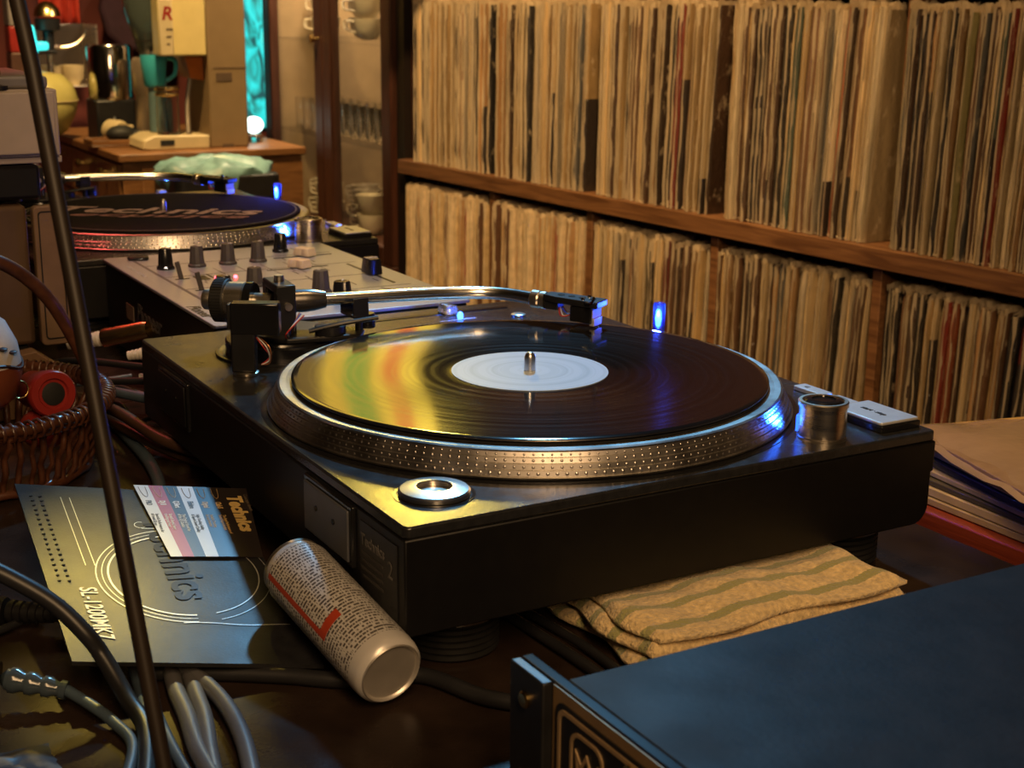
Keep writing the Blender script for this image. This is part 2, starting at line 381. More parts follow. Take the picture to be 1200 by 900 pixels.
def fill(row, s0, s1, z, avg, lean_l, lean_r, off, dark, bay, as_stuff=False, sb=None):
    rnd = random.Random(int(s0*1000)+row*77); s = s0+.003; n = 0
    while True:
        th = max(.0035, rnd.gauss(avg, avg*.34))
        if rnd.random() < .06: th *= 1.6
        f = (s-s0)/(s1-s0); ln = lean_l+(lean_r-lean_l)*f
        if s+th+max(0, .312*math.tan(max(ln, 0)))*.9 > s1-.002: break
        if rnd.random() < .04: s += rnd.uniform(.001, .005)
        cn, col, _ = pick(rnd, dark)
        jit = rnd.uniform(.42, 1.05)**1.0; col = tuple(min(1, c*jit) for c in col)
        o = bpy.data.objects.new('record_sleeve', protos[rnd.randrange(16)])
        x = off+rnd.uniform(-.0062, .007)
        X = Matrix.Translation((x, -s-th, z)) @ Matrix.Rotation(ln, 4, 'X') @ Matrix.Diagonal((1, th, rnd.uniform(.985, 1.012), 1))
        if as_stuff:
            me = o.data; sb.add([v.co for v in me.vertices], [p.vertices[:] for p in me.polygons], X)
            k = len(me.polygons)
            sb.mi[-k:] = [5 if p.material_index else rnd.choice([0, 0, 0, 1, 1, 2, 3, 4]) for p in me.polygons] if False else [(5 if p.material_index else 0) for p in me.polygons]
            base = rnd.choices([0, 1, 2, 3, 4], [5, 5, 3, 2, 1])[0]
            sb.mi[-k:] = [5 if q == 5 else base for q in sb.mi[-k:]]
            bpy.data.objects.remove(o)
        else:
            C.objects.link(o); o.matrix_world = Matrix.Translation(SO) @ rotz(SA) @ X
            o.color = (*col, 1); n += 1
            rows = 'upper' if row == 0 else 'lower'
            tag(o, f'{cn} record sleeve, {rows} shelf row, {ordinal(n)} from left in {bay} bay', 'record', f'records on the {rows} shelf row')
        s += th+.0002
BAYS = [0, .304, .604, .918, 1.243, 1.56]
BN = ['far left', 'second', 'third', 'fourth', 'fifth']
for i in range(5):
    a, c = BAYS[i]+(.009 if i else .012), BAYS[i+1]-.009
    fill(0, a, c, .0185, .0072, .003+.003*i, .012+.016*min(i, 2.4), -.025, .9+.42*i, BN[i])
sb = MB()
for i in range(5):
    a, c = BAYS[i]+(.009 if i else .000), BAYS[i+1]-.009
    fill(1, a, c, -.346, .0082, .0, .02+.012*i, -.032+.002*i, .8+.4*i, BN[i], i < 2, sb)
smats = [pm('card_cream', (.60, .48, .32), .5, 0, .2, 60, .2, coat=.4, coat_rough=.25), pm('card_buff', (.48, .35, .19), .5, 0, .2, 60, .2, coat=.4, coat_rough=.25),
         pm('card_tan', (.36, .22, .11), .5, 0, .2, 60, .2, coat=.4, coat_rough=.25), pm('card_brown', (.10, .05, .03), .5, 0, .2, 60, .2, coat=.4, coat_rough=.25),
         pm('card_red', (.26, .03, .02), .5, 0, .2, 60, .2, coat=.4, coat_rough=.25), film_m]
st = stuff(sb.build('record_sleeves', smats, None, loc=SO, rot=SA, smooth=50))
tag(st, 'packed record sleeves in the two left bays of the lower shelf row', 'records')

# ---- stack of records lying on the red cabinet
def lying(name, cx, cy, z, th, ang, col, label, film=False, size=.312):
    o = thing(name, label, 'record', (cx, cy, z), ang, 'records lying in a stack on the red cabinet')
    h = size/2
    s = MB().box(-h, h, -h, h, .0003, th).build('sleeve', pm('card_'+name+str(col), col, .5, 0, .15, 50, .15, coat=.2), o, .0006)
    if film:
        m = MB(); n = 16; vs = []; rnd = random.Random(5)
        for i in range(n+1):
            for j in range(n+1):
                x, y = -h-.006+(size+.012)*i/n, -h-.004+(size+.012)*j/n
                e = min(i, j, n-i, n-j)
                zz = th+.0018+.0012*math.sin(x*60+y*25)+.001*math.sin(y*90-x*40)+rnd.uniform(0, .0010)
                if e == 0: zz = th-.004+rnd.uniform(-.001, .003)
                vs.append((x, y, max(zz, .001)))
        m.add(vs, [(i*(n+1)+j, (i+1)*(n+1)+j, (i+1)*(n+1)+j+1, i*(n+1)+j+1) for i in range(n) for j in range(n)])
        m.build('plastic_film', pm('cloudy_film', (.46, .34, .24), .24, 0, .22, 14, .5, 40, coat=.5, trans=.15), o, smooth=60)
    return o
z = .0005
LAY = [(.608, -.005, .005, 0.01, (.46, .36, .20), 'tan record sleeve at the bottom of the lying stack on red cabinet'),
       (.613, .004, .006, -.02, (.60, .48, .28), 'thick cream record sleeve second from the bottom of the lying stack'),
       (.605, .0, .004, .015, (.10, .09, .06), 'dark olive record sleeve third from the bottom of the lying stack'),
       (.611, .003, .004, -.03, (.55, .46, .30), 'pale record sleeve in the middle of the lying stack'),
       (.600, .006, .005, -.06, (.03, .04, .045), 'black record sleeve above the pale one in the lying stack'),
       (.606, .008, .006, -.10, (.62, .42, .16), 'golden yellow record sleeve just under the topmost one of the lying stack')]
ANG = (.0, -.03, -.06, -.11, -.17, -.22)
for (cx, cy, th, a, col, lb), a in zip(LAY, ANG):
    lying('record_sleeve', .4385+.156*math.cos(a), -.006+cy+.156*math.sin(a), z, th, a, col, lb); z += th+.0004
lying('record_sleeve', .578, -.053, z, .005, -.27, (.36, .25, .17), 'large brown record in a wrinkled clear plastic sleeve topping the lying stack', True)

# ================================================================== TURNTABLE
D, W, CX, CY, HT = .3533, .453, .1725, .175, .088
vinyl_m = pm('black_vinyl', (.010, .009, .009), .10, 0, .1, 60, spec=1.0)
nt, b, N, L = nodes_of(vinyl_m)
b.inputs['Anisotropic'].default_value = .5; b.inputs['Anisotropic Rotation'].default_value = .25; b.inputs['IOR'].default_value = 2.0
tg = N('ShaderNodeTangent'); tg.direction_type = 'RADIAL'; tg.axis = 'Z'; L(tg.outputs[0], b.inputs['Tangent'])
tc = N('ShaderNodeTexCoord'); wv = N('ShaderNodeTexWave'); wv.wave_type = 'RINGS'; wv.rings_direction = 'Z'; wv.inputs['Scale'].default_value = 75; wv.inputs['Distortion'].default_value = .0
L(tc.outputs['Object'], wv.inputs['Vector'])
n5 = N('ShaderNodeTexNoise'); n5.noise_dimensions = '1D'; n5.inputs['Scale'].default_value = 220
vl = N('ShaderNodeVectorMath'); vl.operation = 'LENGTH'; L(tc.outputs['Object'], vl.inputs[0]); L(vl.outputs['Value'], n5.inputs['W'])
mr = N('ShaderNodeMapRange'); mr.inputs['From Min'].default_value = .3; mr.inputs['From Max'].default_value = .7; mr.inputs['To Min'].default_value = .085; mr.inputs['To Max'].default_value = .125
L(n5.outputs['Fac'], mr.inputs['Value']); L(mr.outputs[0], b.inputs['Roughness'])
label_m = pm('blue_lit_paper_label', (.62, .66, .70), .45, 0, .05, 60)
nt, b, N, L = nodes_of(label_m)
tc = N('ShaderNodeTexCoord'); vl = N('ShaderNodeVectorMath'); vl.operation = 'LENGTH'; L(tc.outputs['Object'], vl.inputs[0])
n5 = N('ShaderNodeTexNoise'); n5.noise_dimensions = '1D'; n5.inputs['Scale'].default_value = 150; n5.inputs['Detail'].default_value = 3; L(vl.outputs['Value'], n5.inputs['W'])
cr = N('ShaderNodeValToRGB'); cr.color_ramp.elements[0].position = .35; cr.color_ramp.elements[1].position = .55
cr.color_ramp.elements[0].color = (.38, .48, .62, 1); cr.color_ramp.elements[1].color = (.48, .58, .74, 1)  # white paper label, with the blue light put into its colours
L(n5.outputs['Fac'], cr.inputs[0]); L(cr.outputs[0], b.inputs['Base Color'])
felt_m = pm('black_felt', (.012, .010, .013), .95, 0, .4, 900, .3, spec=.15)

def turntable(loc, label, played):
    t = thing('turntable', label, 'turntable', loc, 0, 'turntables either side of the mixer')
    # body: profile in x-z, rounded lower front corner
    pr = [(0, .030), (D-.014, .030)]+[(D-.014+.012*math.sin(a), .042-.012*math.cos(a)) for a in [math.radians(15*i) for i in range(1, 7)]]
    pr += [(D-.002, .062), (D, .0625), (D, .0815), (0, .0815)]
    m = MB(); X = frame_of(V(0, 0, 0), (1, 0, 0), (0, 0, 1))   # local z -> -y
    m.prism(pr, -W, 0, X); m.build('body', body_m, t, .0012)
    # top plate with a round well under the platter is shown by a dark ring below
    pl = rrect(0, D, 0, W, .004, 3); pl = [p for p in pl]
    MB().prism(pl, .0816, HT, None).build('top_plate', plinth_m, t, .0012)
    MB().lathe([(.1662, HT-.001), (.1662, HT+.0003), (.1700, HT+.0003), (.1700, HT-.001)], 96, T(CX, CY, 0), closed=True).build('platter_well', blackg_m, t)
    # feet
    for fx in (.047, D-.036):
        for fy in (.043, W-.043):
            ft = MB().lathe([(.0, .0005), (.025, .0005)]+[(r, zz) for k in range(5) for r, zz in ((.0265, .002+k*.0036), (.0265, .0042+k*.0036), (.0245, .0045+k*.0036), (.0245, .0052+k*.0036))]+[(.024, .021), (.0, .021)], 40, T(fx, fy, 0)).build('foot', rubber_m, t)
            MB().lathe([(.0238, .0212), (.0275, .0214), (.0278, .0225), (.0270, .0234), (.0238, .0234)], 40, T(fx, fy, 0), closed=True).build('metal_ring', alu_m, ft)
            MB().lathe([(.0, .0235), (.0255, .0235), (.0275, .0305), (.0, .0305)], 36, T(fx, fy, 0)).build('foot_cup', black_m, ft)
    # rear face: two hinge pockets, rating plate
    for y0, y1 in ((.062, .122), (.340, .400)):
        h = MB().box(-.0022, .001, y0-.003, y1+.003, .046, .0805).build('hinge_pocket', blackg_m, t, .001)
        MB().box(-.0036, -.0021, y0, y1, .049, .0775).build('hinge_plate', pm('grey_hinge_plate', (.10, .105, .12), .38, .3, .1, 80) if y0 < .2 else body_m, h, .0006)
        for yy in (y0+.018, y1-.018): MB().cyl((-.0042, yy, .066), (-.0034, yy, .066), .0016, n=12).build('screw', blackg_m, h)
    rp = MB().box(-.0006, .0005, .008, .052, .036, .076).build('rating_plate', black_m, t)
    text('lettering', 'Technics', .0085, frame_of(V(-.0009, .0505, .0640), (0, -1, 0), (0, 0, 1)), dimp_m, rp, .0001, 0, .0002, sx=.95)
    text('lettering', '2', .013, frame_of(V(-.0009, .0185, .0565), (0, -1, 0), (0, 0, 1)), dimp_m, rp, .0001)
    for k in range(4): MB().box(-.0009, -.0006, .024, .050-.002*(k % 2), .0585-k*.0042, .0600-k*.0042).build('print_line', pm('dim_print', (.045, .040, .036), .6), rp)
    MB().box(-.0010, .0005, .380, .408, .055, .073).build('maker_plate', pm('dull_silver_plate', (.16, .15, .15), .4, .6, .1, 60), t)
    # platter
    z0 = HT+.0008
    prof = [(.02, z0), (.1655, z0), (.1660, z0+.0012)]
    for k, (r, q) in enumerate(((.1648, .0018), (.1640, .0046), (.1632, .0050), (.1624, .0078), (.1616, .0082), (.1606, .0108), (.1600, .0112), (.1590, .0135))): prof.append((r, z0+q))
    prof += [(.1592, z0+.0146), (.1578, z0+.0152), (.154, z0+.0150), (.154, z0+.0146), (.02, z0+.0146)]
    p = MB().lathe(prof, 128, T(CX, CY, 0)).build('platter', dark_metal_m, t, smooth=25)
    m = MB()
    for r, q, sz in ((.1646, .0031, .0013), (.1630, .0063, .0011), (.1613, .0095, .0011), (.1597, .0123, .0009)):
        n = 200
        for k in range(n):
            a = 2*PI*(k+(.5 if sz < .0012 else 0))/n; ca, sa = math.cos(a), math.sin(a)
            cpos = V(CX+r*ca, CY+r*sa, z0+q); tdir = V(-sa, ca, 0); udir = V(-ca*.25, -sa*.25, 1).normalized(); nd = V(ca, sa, .2)
            vs = [cpos+tdir*sz*math.cos(2*PI*j/6)+udir*sz*math.sin(2*PI*j/6)-nd*.0004 for j in range(6)]+[cpos+nd*.0006]
            m.add(vs, [(j, (j+1) % 6, 6) for j in range(6)])
    stuff(m.build('strobe_dots', dot_m if not played else dark_metal_m, p, smooth=60))
    if played: MB().lathe([(.0, z0+.0148), (.150, z0+.0148), (.1505, z0+.0158), (.0, z0+.0162)], 96, T(CX, CY, 0)).build('rubber_mat', rubber_m, p)
    MB().lathe([(.0, z0+.014), (.0036, z0+.014), (.0036, z0+.0265), (.0030, z0+.0285), (.0018, z0+.0298), (.0, z0+.0302)], 24, T(CX, CY, 0)).build('spindle', alu_m, p)
    # strobe lamp and power knob
    kx, ky = .2815, .0215
    k = MB().lathe([(.0, HT), (.0145, HT), (.0145, HT+.0015), (.0139, HT+.002), (.0139, HT+.0195), (.0147, HT+.0198), (.0147, HT+.0224), (.0141, HT+.0230), (.0124, HT+.0230), (.0120, HT+.0216), (.0, HT+.0212)], 56, T(kx, ky, 0)).build('power_knob', steel_m, t, smooth=30)
    MB().lathe([(.0, HT+.0214), (.0112, HT+.0216), (.0118, HT+.0226), (.0100, HT+.0236), (.0070, HT+.0238), (.0066, HT+.0230), (.0, HT+.0229)], 48, T(kx, ky, 0), fn=lambda a: 1+.012*math.cos(24*a)).build('knob_cap', blackg_m, k, smooth=25)
    # strobe window facing the platter rim
    dx, dy = CX-kx, CY-ky; dl = math.hypot(dx, dy); ux, uy = dx/dl, dy/dl
    MB().box(-.0035, .0035, -.0006, .0006, HT+.003, HT+.0125, T(kx+ux*.0142, ky+uy*.0142, 0) @ rotz(math.atan2(uy, ux)-PI/2)).build('strobe_window', blue_glow, k)
    # start button and speed buttons
    MB().prism(rrect(.3175, .3500, .010, .0555, .0015, 2), HT, HT+.0042).build('start_button', blackg_m, t, .0005)
    sbn = MB().prism(rrect(.3185, .3490, .0110, .0545, .0015, 2), HT+.0043, HT+.0062).build('start_button_cap', ssbtn_m, t, .0006)
    text('lettering', 'start · stop', .0052, frame_of(V(.3320, .0440, HT+.0063), (0, -1, 0), (1, 0, 0)), black_m, sbn, .0001, .15, .00012, sx=.9)
    for y0, y1 in ((.0625, .0815), (.0865, .1140)):
        s_ = MB().prism(rrect(.3385, .3490, y0, y1, .0012, 2), HT, HT+.0030).build('speed_button', ssbtn_m, t, .0005)
        text('lettering', '45' if y0 > .08 else '33', .0042, frame_of(V(.3420, y1-.006, HT+.0031), (0, -1, 0), (1, 0, 0)), black_m, s_, .0001)
    MB().cyl((.3435, .0840, HT), (.3435, .0840, HT+.0032), .0016, n=12).build('speed_lamp', blue_core, t)
    # adapter well
    MB().lathe([(.0198, HT-.001), (.0198, HT+.0003), (.0215, HT+.0003), (.0215, HT-.001)], 48, T(.0355, .0385, 0), closed=True).build('adapter_well', blackg_m, t)
    # pop-up stylus light
    pz = HT
    pl_ = MB().lathe([(.0, pz), (.0075, pz), (.0075, pz+.0012), (.0055, pz+.0016), (.0050, pz+.0016), (.0050, pz+.006), (.0, pz+.006)], 24, T(.3437, .2745, 0)).build('stylus_light', steel_m, t)
    MB().lathe([(.0, pz+.006), (.0046, pz+.006), (.0046, pz+.0270), (.0040, pz+.0282), (.0, pz+.0282)], 20, T(.3437, .2745, 0)).build('lamp_housing', bluep_m, pl_)
    MB().lathe([(.0, pz+.0085), (.0020, pz+.0115), (.0026, pz+.017), (.0018, pz+.0225), (.0, pz+.0245)], 16, T(.3417, .2725, 0)).build('lamp_bulb', blue_core, pl_)
    # pitch fader strip on the right
    MB().box(.165, .300, .428, .434, HT-.001, HT+.0004).build('pitch_slot', blackg_m, t)
    pf = MB().box(.225, .258, .404, .4055, HT, HT+.0003).build('pitch_scale', greyp_m, t)
    MB().prism(rrect(.240, .2515, .4215, .4405, .002, 3), HT+.0006, HT+.0075, None, 0, .8).build('pitch_fader', clearp_m, t, .0008)
    MB().lathe([(.0, HT), (.0022, HT), (.0026, HT+.003), (.0015, HT+.0050), (.0, HT+.0055)], 14, T(.2455, .409, 0)).build('pitch_lamp', blue_core, t)
    MB().lathe([(.0, HT), (.0062, HT), (.0062, HT+.0012), (.0050, HT+.0018), (.0, HT+.0016)], 28, T(.2925, .397, 0)).build('reset_button', alu_m, t)
    # ---------------- tonearm
    PX, PY = .0795, .3690
    MB().lathe([(.0, HT), (.0475, HT), (.0475, HT+.0016), (.0455, HT+.002), (.0440, HT+.0012), (.0410, HT+.0008), (.0, HT+.0008)], 64, T(PX, PY, 0)).build('arm_base_ring', plinth_m, t)
    MB().lathe([(.0480, HT-.001), (.0480, HT+.0002), (.0492, HT+.0002), (.0492, HT-.001)], 64, T(PX, PY, 0), closed=True).build('arm_base_groove', blackg_m, t)
    ab = MB().lathe([(.0, HT), (.0405, HT+.001), (.0405, HT+.010), (.0395, HT+.011), (.0360, HT+.011), (.0355, HT+.0125), (.0, HT+.0125)], 72, T(PX, PY, 0), fn=lambda a: 1+.006*math.cos(60*a)).build('height_dial', blackg_m, t, smooth=30)
    MB().prism([(.0, -.034), (.052, -.030), (.058, -.012), (.040, .010), (.010, .030), (-.030, .022), (-.034, -.010)], HT+.0126, HT+.0165, T(PX, PY, 0) @ rotz(-.25)).build('arm_deck', black_m, ab, .001)
    AZ = HT+.0365
    q = MB()       # gimbal yoke
    q.box(-.008, .006, .010, .019, HT+.012, HT+.047, T(PX, PY, 0) @ rotz(-.10)); q.box(-.008, .006, -.019, -.010, HT+.012, HT+.047, T(PX, PY, 0) @ rotz(-.10))
    q.box(-.008, .006, -.019, .019, HT+.0470, HT+.0515, T(PX, PY, 0) @ rotz(-.10))
    q.build('bearing_yoke', black_m, ab, .001)
    MB().lathe([(.0, -.0215), (.0028, -.0215), (.0028, .0215), (.0, .0215)], 14, T(PX, PY, AZ) @ rotz(-.10) @ Matrix.Rotation(PI/2, 4, 'X')).build('pivot_screw', steel_m, ab)
    MB().cyl((PX-.001, PY, HT+.05), (PX-.001, PY, HT+.056), .004, .0035).build('bearing_cap', steel_m, ab)
    # arm tube
    pts = [(PX+.005, PY-.0005, AZ), (.105, .3610, AZ+.0005), (.150, .3525, AZ+.0003), (.205, .3440, AZ-.0005), (.236, .3300, AZ-.0012), (.2535, .3035, AZ-.0022)]
    arm = MB().tube(spline(pts, 10), .0047, 16).build('arm_tube', pm('satin_chrome', (.80, .79, .77), .2, 1, .05, 30), t, smooth=60)
    MB().lathe_dir((PX-.004, PY+.001, AZ), (.1135, .3592, AZ+.0006), [(.0, 0), (.0085, 0), (.0085, .021), (.0078, .028), (.0060, .036), (.0050, .0365), (.0, .0365)], 28).build('arm_collar', pm('grey_arm_collar', (.16, .15, .145), .28, .9, .1, 60), arm, smooth=30)
    MB().lathe_dir((PX-.006, PY+.001, AZ), (.042, .3955, AZ), [(.0, 0), (.0062, 0), (.0062, .020), (.0, .020)], 24).build('arm_stub', steel_m, arm)
    dv = (V(.042, .3955, AZ)-V(PX-.006, PY+.001, AZ)).normalized(); c0 = V(PX-.006, PY+.001, AZ)+dv*.019
    cw = MB().lathe_dir(c0, c0+dv, [(.0, 0), (.0125, 0), (.0135, .001), (.0135, .0135), (.0, .0135)], 40).build('counterweight', steel_m, arm, smooth=30)
    MB().lathe_dir(c0-dv*.006, c0-dv*.005, [(.0, 0), (.0130, 0), (.0138, .001), (.0138, .0055), (.0, .0055)], 40).build('tracking_dial', blackg_m, cw, smooth=30)
    MB().lathe_dir(c0+dv*.0136, c0+dv, [(.0, 0), (.0150, 0), (.0155, .001), (.0155, .009), (.0145, .010), (.0, .010)], 60).build('grip_ring', rubber_m, cw, smooth=20)
    MB().lathe_dir(c0+dv*.0237, c0+dv, [(.0, 0), (.0070, 0), (.0075, .001), (.0075, .0075), (.0065, .0085), (.0, .0080)], 28).build('end_cap', steel_m, cw, smooth=30)
    m = MB()
    for k in range(44):
        a = 2*PI*k/44; fr = Matrix.Translation(c0+dv*.0186) @ dv.to_track_quat('Z', 'Y').to_matrix().to_4x4() @ rotz(a)
        m.box(.0153, .0160, -.0006, .0006, -.004, .004, fr)
    stuff(m.build('grip_ridges', rubber_m, cw))
    # arm rest, lift lever, anti-skate knob
    ar = MB().cyl((.128, .3420, HT+.0165), (.128, .3420, HT+.0275), .0028).build('arm_rest', black_m, ab)
    MB().box(.122, .134, .3375, .3385, HT+.0270, HT+.0400).box(.122, .134, .3605, .3615, HT+.0270, HT+.0400).box(.122, .134, .3375, .3615, HT+.0255, HT+.0278).build('rest_clip', black_m, ar, .0006)
    MB().tube(spline([(.088, .338, HT+.020), (.110, .330, HT+.025), (.135, .324, HT+.028)], 5), .0017, 8).build('lift_lever', black_m, ab)
    MB().lathe([(.0, HT+.0165), (.0060, HT+.0165), (.0060, HT+.026), (.0055, HT+.027), (.0, HT+.027)], 24, T(.1365, .3470, 0)).build('antiskate_knob', blackg_m, ab)
    MB().lathe([(.0, HT+.0165), (.0110, HT+.0165), (.0110, HT+.0225), (.0, HT+.0235)], 28, T(.105, .340, 0)).build('lift_cylinder', black_m, ab)
    for k in range(5):
        y = .335+.003*k
        MB().tube(spline([(PX-.004+.002*k, y+.01, HT+.014), (PX-.012+.003*k, y-.006, HT+.022+.001*k), (PX+.004, y, AZ-.004)], 5), .0005, 5).build('signal_wire', [pm('wire_red', (.5, .04, .03), .4), white_m, pm('wire_blue', (.05, .1, .5), .4), pm('wire_copper', (.5, .2, .08), .4, .6), white_m][k], ab)
    # headshell
    c0 = V(.2535, .3035, AZ-.0022); hd = V(.53, -.848, -.030).normalized()
    hx = MB().lathe_dir(c0-hd*.004, c0+hd, [(.0, 0), (.0055, 0), (.0066, .001), (.0066, .0065), (.0060, .0075), (.0060, .0085), (.0064, .009), (.0064, .0120), (.0, .0120)], 28).build('collet', steel_m, arm, smooth=30)
    F = frame_of(c0+hd*.008, hd, V(0, 0, 1).cross(hd)); # x forward, y to the left, z up
    hs = MB()
    hs.prism([(0, -.0058), (.010, -.0085), (.044, -.0092), (.045, -.0085), (.045, .0085), (.044, .0092), (.010, .0085), (0, .0058)], .0010, .0058, F)
    hs.box(.0, .012, -.0055, .0055, -.005, .001, F)
    hso = hs.build('headshell', black_m, t, .0008)
    for k in range(4): MB().lathe([(.0, .00585), (.0026, .00585), (.0026, .0061), (.0, .0061)], 16, F @ T(.012+.0085*k, 0, 0)).build('vent_hole', pm('void_black', (.002, .002, .002), .8), hso)
    for sy in (-.0055, .0055): MB().lathe([(.0, .0058), (.0015, .0058), (.0013, .0072), (.0, .0074)], 12, F @ T(.032, sy, 0)).build('screw', chrome_m, hso)
    MB().tube([F @ V(*p_) for p_ in ((.036, -.0088, .004), (.040, -.013, .005), (.046, -.019, .008), (.049, -.024, .0125))], [.0016, .0014, .0012, .0012], 8).build('finger_lift', blackg_m, hso)
    ca = MB().box(.023, .0405, -.0078, .0078, -.0108, .0008, F).build('cartridge', blackg_m, hso, .0008)
    MB().box(.0385, .0425, -.0066, .0066, -.0126, -.0068, F).build('stylus_holder', ssbtn_m, ca, .0005)
    MB().box(.0405, .0412, -.0070, .0070, -.0078, -.0005, F).build('cartridge_face', greyp_m, ca)
    MB().tube([F @ V(.0395, 0, -.0122), F @ V(.0435, 0, -.0134)], .0004, 6).build('stylus', steel_m, ca)
    for k in range(4):
        y = -.0045+.003*k
        MB().tube(spline([F @ V(.012, y*.6, -.003), F @ V(.015, y*1.5, -.0075-.001*(k % 2)), F @ V(.019, y*1.4, -.008), F @ V(.0235, y, -.0055)], 5), .0005, 5).build('cartridge_wire', [pm('wire_red'), white_m, pm('wire_blue'), pm('wire_copper')][k] if False else [MATS['wire_red'], white_m, MATS['wire_blue'], MATS['wire_copper']][k], hso)
    # blue light thrown by the two LEDs and the strobe
    x0, y0, zz = loc
    light('stylus_lamp_light', 'POINT', (x0+.3395, y0+.2700, HT+.0225), .32, (.03, .08, 1.0), None, .003)
    light('strobe_light', 'SPOT', (x0+kx+ux*.0155, y0+ky+uy*.0155, HT+.0105), 1.5, (.02, .13, 1.0), (x0+kx+ux*.06, y0+ky+uy*.06, HT+.016), .002, cone=2.0, blend=.8)
    light('pitch_lamp_light', 'POINT', (x0+.2455, y0+.409, HT+.0085), .07, (.03, .15, 1.0), None, .002)
    return t
turntable((0, 0, 0), 'black turntable in front, with a record on its platter beside the silver can', True)
turntable((.003, .805, 0), 'black turntable behind the mixer, with a bare dotted rim and a black felt mat', False)

# ---- record on the near platter
ZR = HT+.0008+.0163
rec = thing('vinyl_record', 'black vinyl record with a white label, coloured for blue light, on the front turntable', 'record', (CX, CY, ZR))
MB().lathe([(.0037, 0), (.1495, 0), (.1506, .0006), (.1506, .0013), (.1492, .0019), (.1460, .0017), (.0570, .0016), (.0545, .0013), (.0505, .0014), (.0037, .0014)], 160, closed=True).build('disc', vinyl_m, rec, smooth=50)
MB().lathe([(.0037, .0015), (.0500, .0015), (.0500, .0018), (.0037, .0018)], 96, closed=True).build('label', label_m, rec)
# ---- slipmat on the far platter
ZM = HT+.0008+.0156
sm = thing('slipmat', 'black felt slipmat with large Technics lettering on the rear turntable', 'mat', (.003+CX, .805+CY, ZM))
MB().lathe([(.0038, 0), (.1495, 0), (.150, .001), (.1495, .0018), (.0038, .0018)], 128, closed=True).build('felt_disc', felt_m, sm)
MB().lathe([(.1445, .00181), (.1445, .00195), (.1460, .00195), (.1460, .00181)], 128, closed=True).build('printed_ring', pm('dim_grey_print', (.16, .15, .15), .8), sm)
lilac_m = pm('worn_white_print', (.50, .36, .38), .8, 0, .3, 200)
an = -.55
clear_hole(text('lettering', 'Technics', .060, rotz(an) @ T(-.128, -.022, .0019), lilac_m, sm, .0001, .2, .0012, sx=1.10), .0045)
clear_hole(text('lettering', 'Technics', .060, rotz(an) @ T(-.128, -.036, .0019) @ Matrix.Diagonal((1, -.5, 1, 1)), pm('worn_pink_print', (.34, .17, .19), .8, 0, .3, 200), sm, .0001, -.2, .0008, sx=1.10), .0045)

# ---- 45 rpm adapter
ad = thing('single_adapter', 'turned metal 45 adapter ring at the near corner of the front turntable', 'adapter', (.0355, .0385, HT+.0004))
MB().lathe([(.0188, 0), (.0188, .0022), (.0178, .0030), (.0110, .0042), (.0095, .0042), (.0088, .0036), (.0088, 0)], 64, closed=True).build('ring', alu_m, ad, smooth=25)
MB().lathe([(.0, .0002), (.0086, .0002), (.0086, .0010), (.0034, .0012), (.0, .0006)], 40).build('centre', steel_m, ad)

# ---- tonearm lifter accessory standing on the plinth
lf = thing('tonearm_lifter', 'black upright accessory block on a round foot next to the counterweight', 'accessory', (.0335, .3170, HT), -.5)
MB().lathe([(.0, .0001), (.0085, .0001), (.0088, .0008), (.0088, .0022), (.0070, .003), (.0, .003)], 28).build('foot', steel_m, lf)
MB().box(-.0085, .0075, -.006, .006, .003, .049).build('post', black_m, lf, .001)
MB().box(-.0085, .0240, -.0062, .0062, .0285, .0500).build('bracket', blackg_m, lf, .001)
MB().box(-.0110, -.0086, -.0045, .0045, .032, .049).build('side_plate', black_m, lf, .0005)
for zz in (.008, .018, .028): MB().cyl((-.0088, 0, zz), (-.0084, 0, zz), .001, n=10).build('screw', steel_m, lf)
for k in range(3): MB().tube(spline([(.008, -.001+.002*k, .026), (.013+.002*k, -.004, .020), (.016, .002, .012-.002*k), (.010, .004, .006)], 5), .0005, 5).build('wire', [MATS['wire_red'], white_m, MATS['wire_copper']][k], lf)

# ================================================================== MIXER
mixtop_m = pm('silver_mixer_panel', (.42, .45, .53), .34, .55, .06, 300, .04, 600)
knob_m = pm('grey_rubber_knob', (.055, .048, .045), .55, 0, .15, 100)
mx_ = thing('dj_mixer', 'silver topped mixer with rows of dark knobs between the two turntables', 'mixer')
MX0, MX1, MY0, MY1, MZ = .060, .284, .463, .796, .090
MB().box(MX0+.002, MX1-.002, MY0+.002, MY1-.002, .012, MZ-.003).build('case', body_m, mx_, .002)
MB().prism(rrect(MX0, MX1, MY0, MY1, .002, 2), MZ-.0028, MZ).build('top_panel', mixtop_m, mx_, .0006)
for x in (MX0+.03, MX1-.03):
    for y in (MY0+.04, MY1-.04): MB().cyl((x, y, 0.0003), (x, y, .0118), .012).build('foot', rubber_m, mx_)
def mknob(x, y, r, h, m=knob_m, a=0):
    k = MB().lathe([(.0, MZ), (r*1.25, MZ), (r*1.25, MZ+h*.10), (r*1.05, MZ+h*.16), (r*.86, MZ+h*.95), (r*.78, MZ+h), (.0, MZ+h)], 36, T(x, y, 0), fn=lambda q: 1+.035*math.cos(12*q)).build('knob', m, mx_, smooth=30)
    MB().box(r*.1, r*.8, -.0005, .0005, MZ+h+.0001, MZ+h+.0005, T(x, y, 0) @ rotz(a)).build('pointer', white_m, k)
for i, (x, y) in enumerate(((.098, .7155), (.128, .7155), (.158, .7155), (.188, .7155))): mknob(x, y, .0066, .0195, blackg_m if i == 0 else knob_m, -1+.5*i)
mknob(.227, .7585, .0064, .0185, blackg_m, .4); mknob(.1835, .5480, .0072, .0195, knob_m, 2); mknob(.1865, .5090, .0078, .0165, blackg_m, 1)
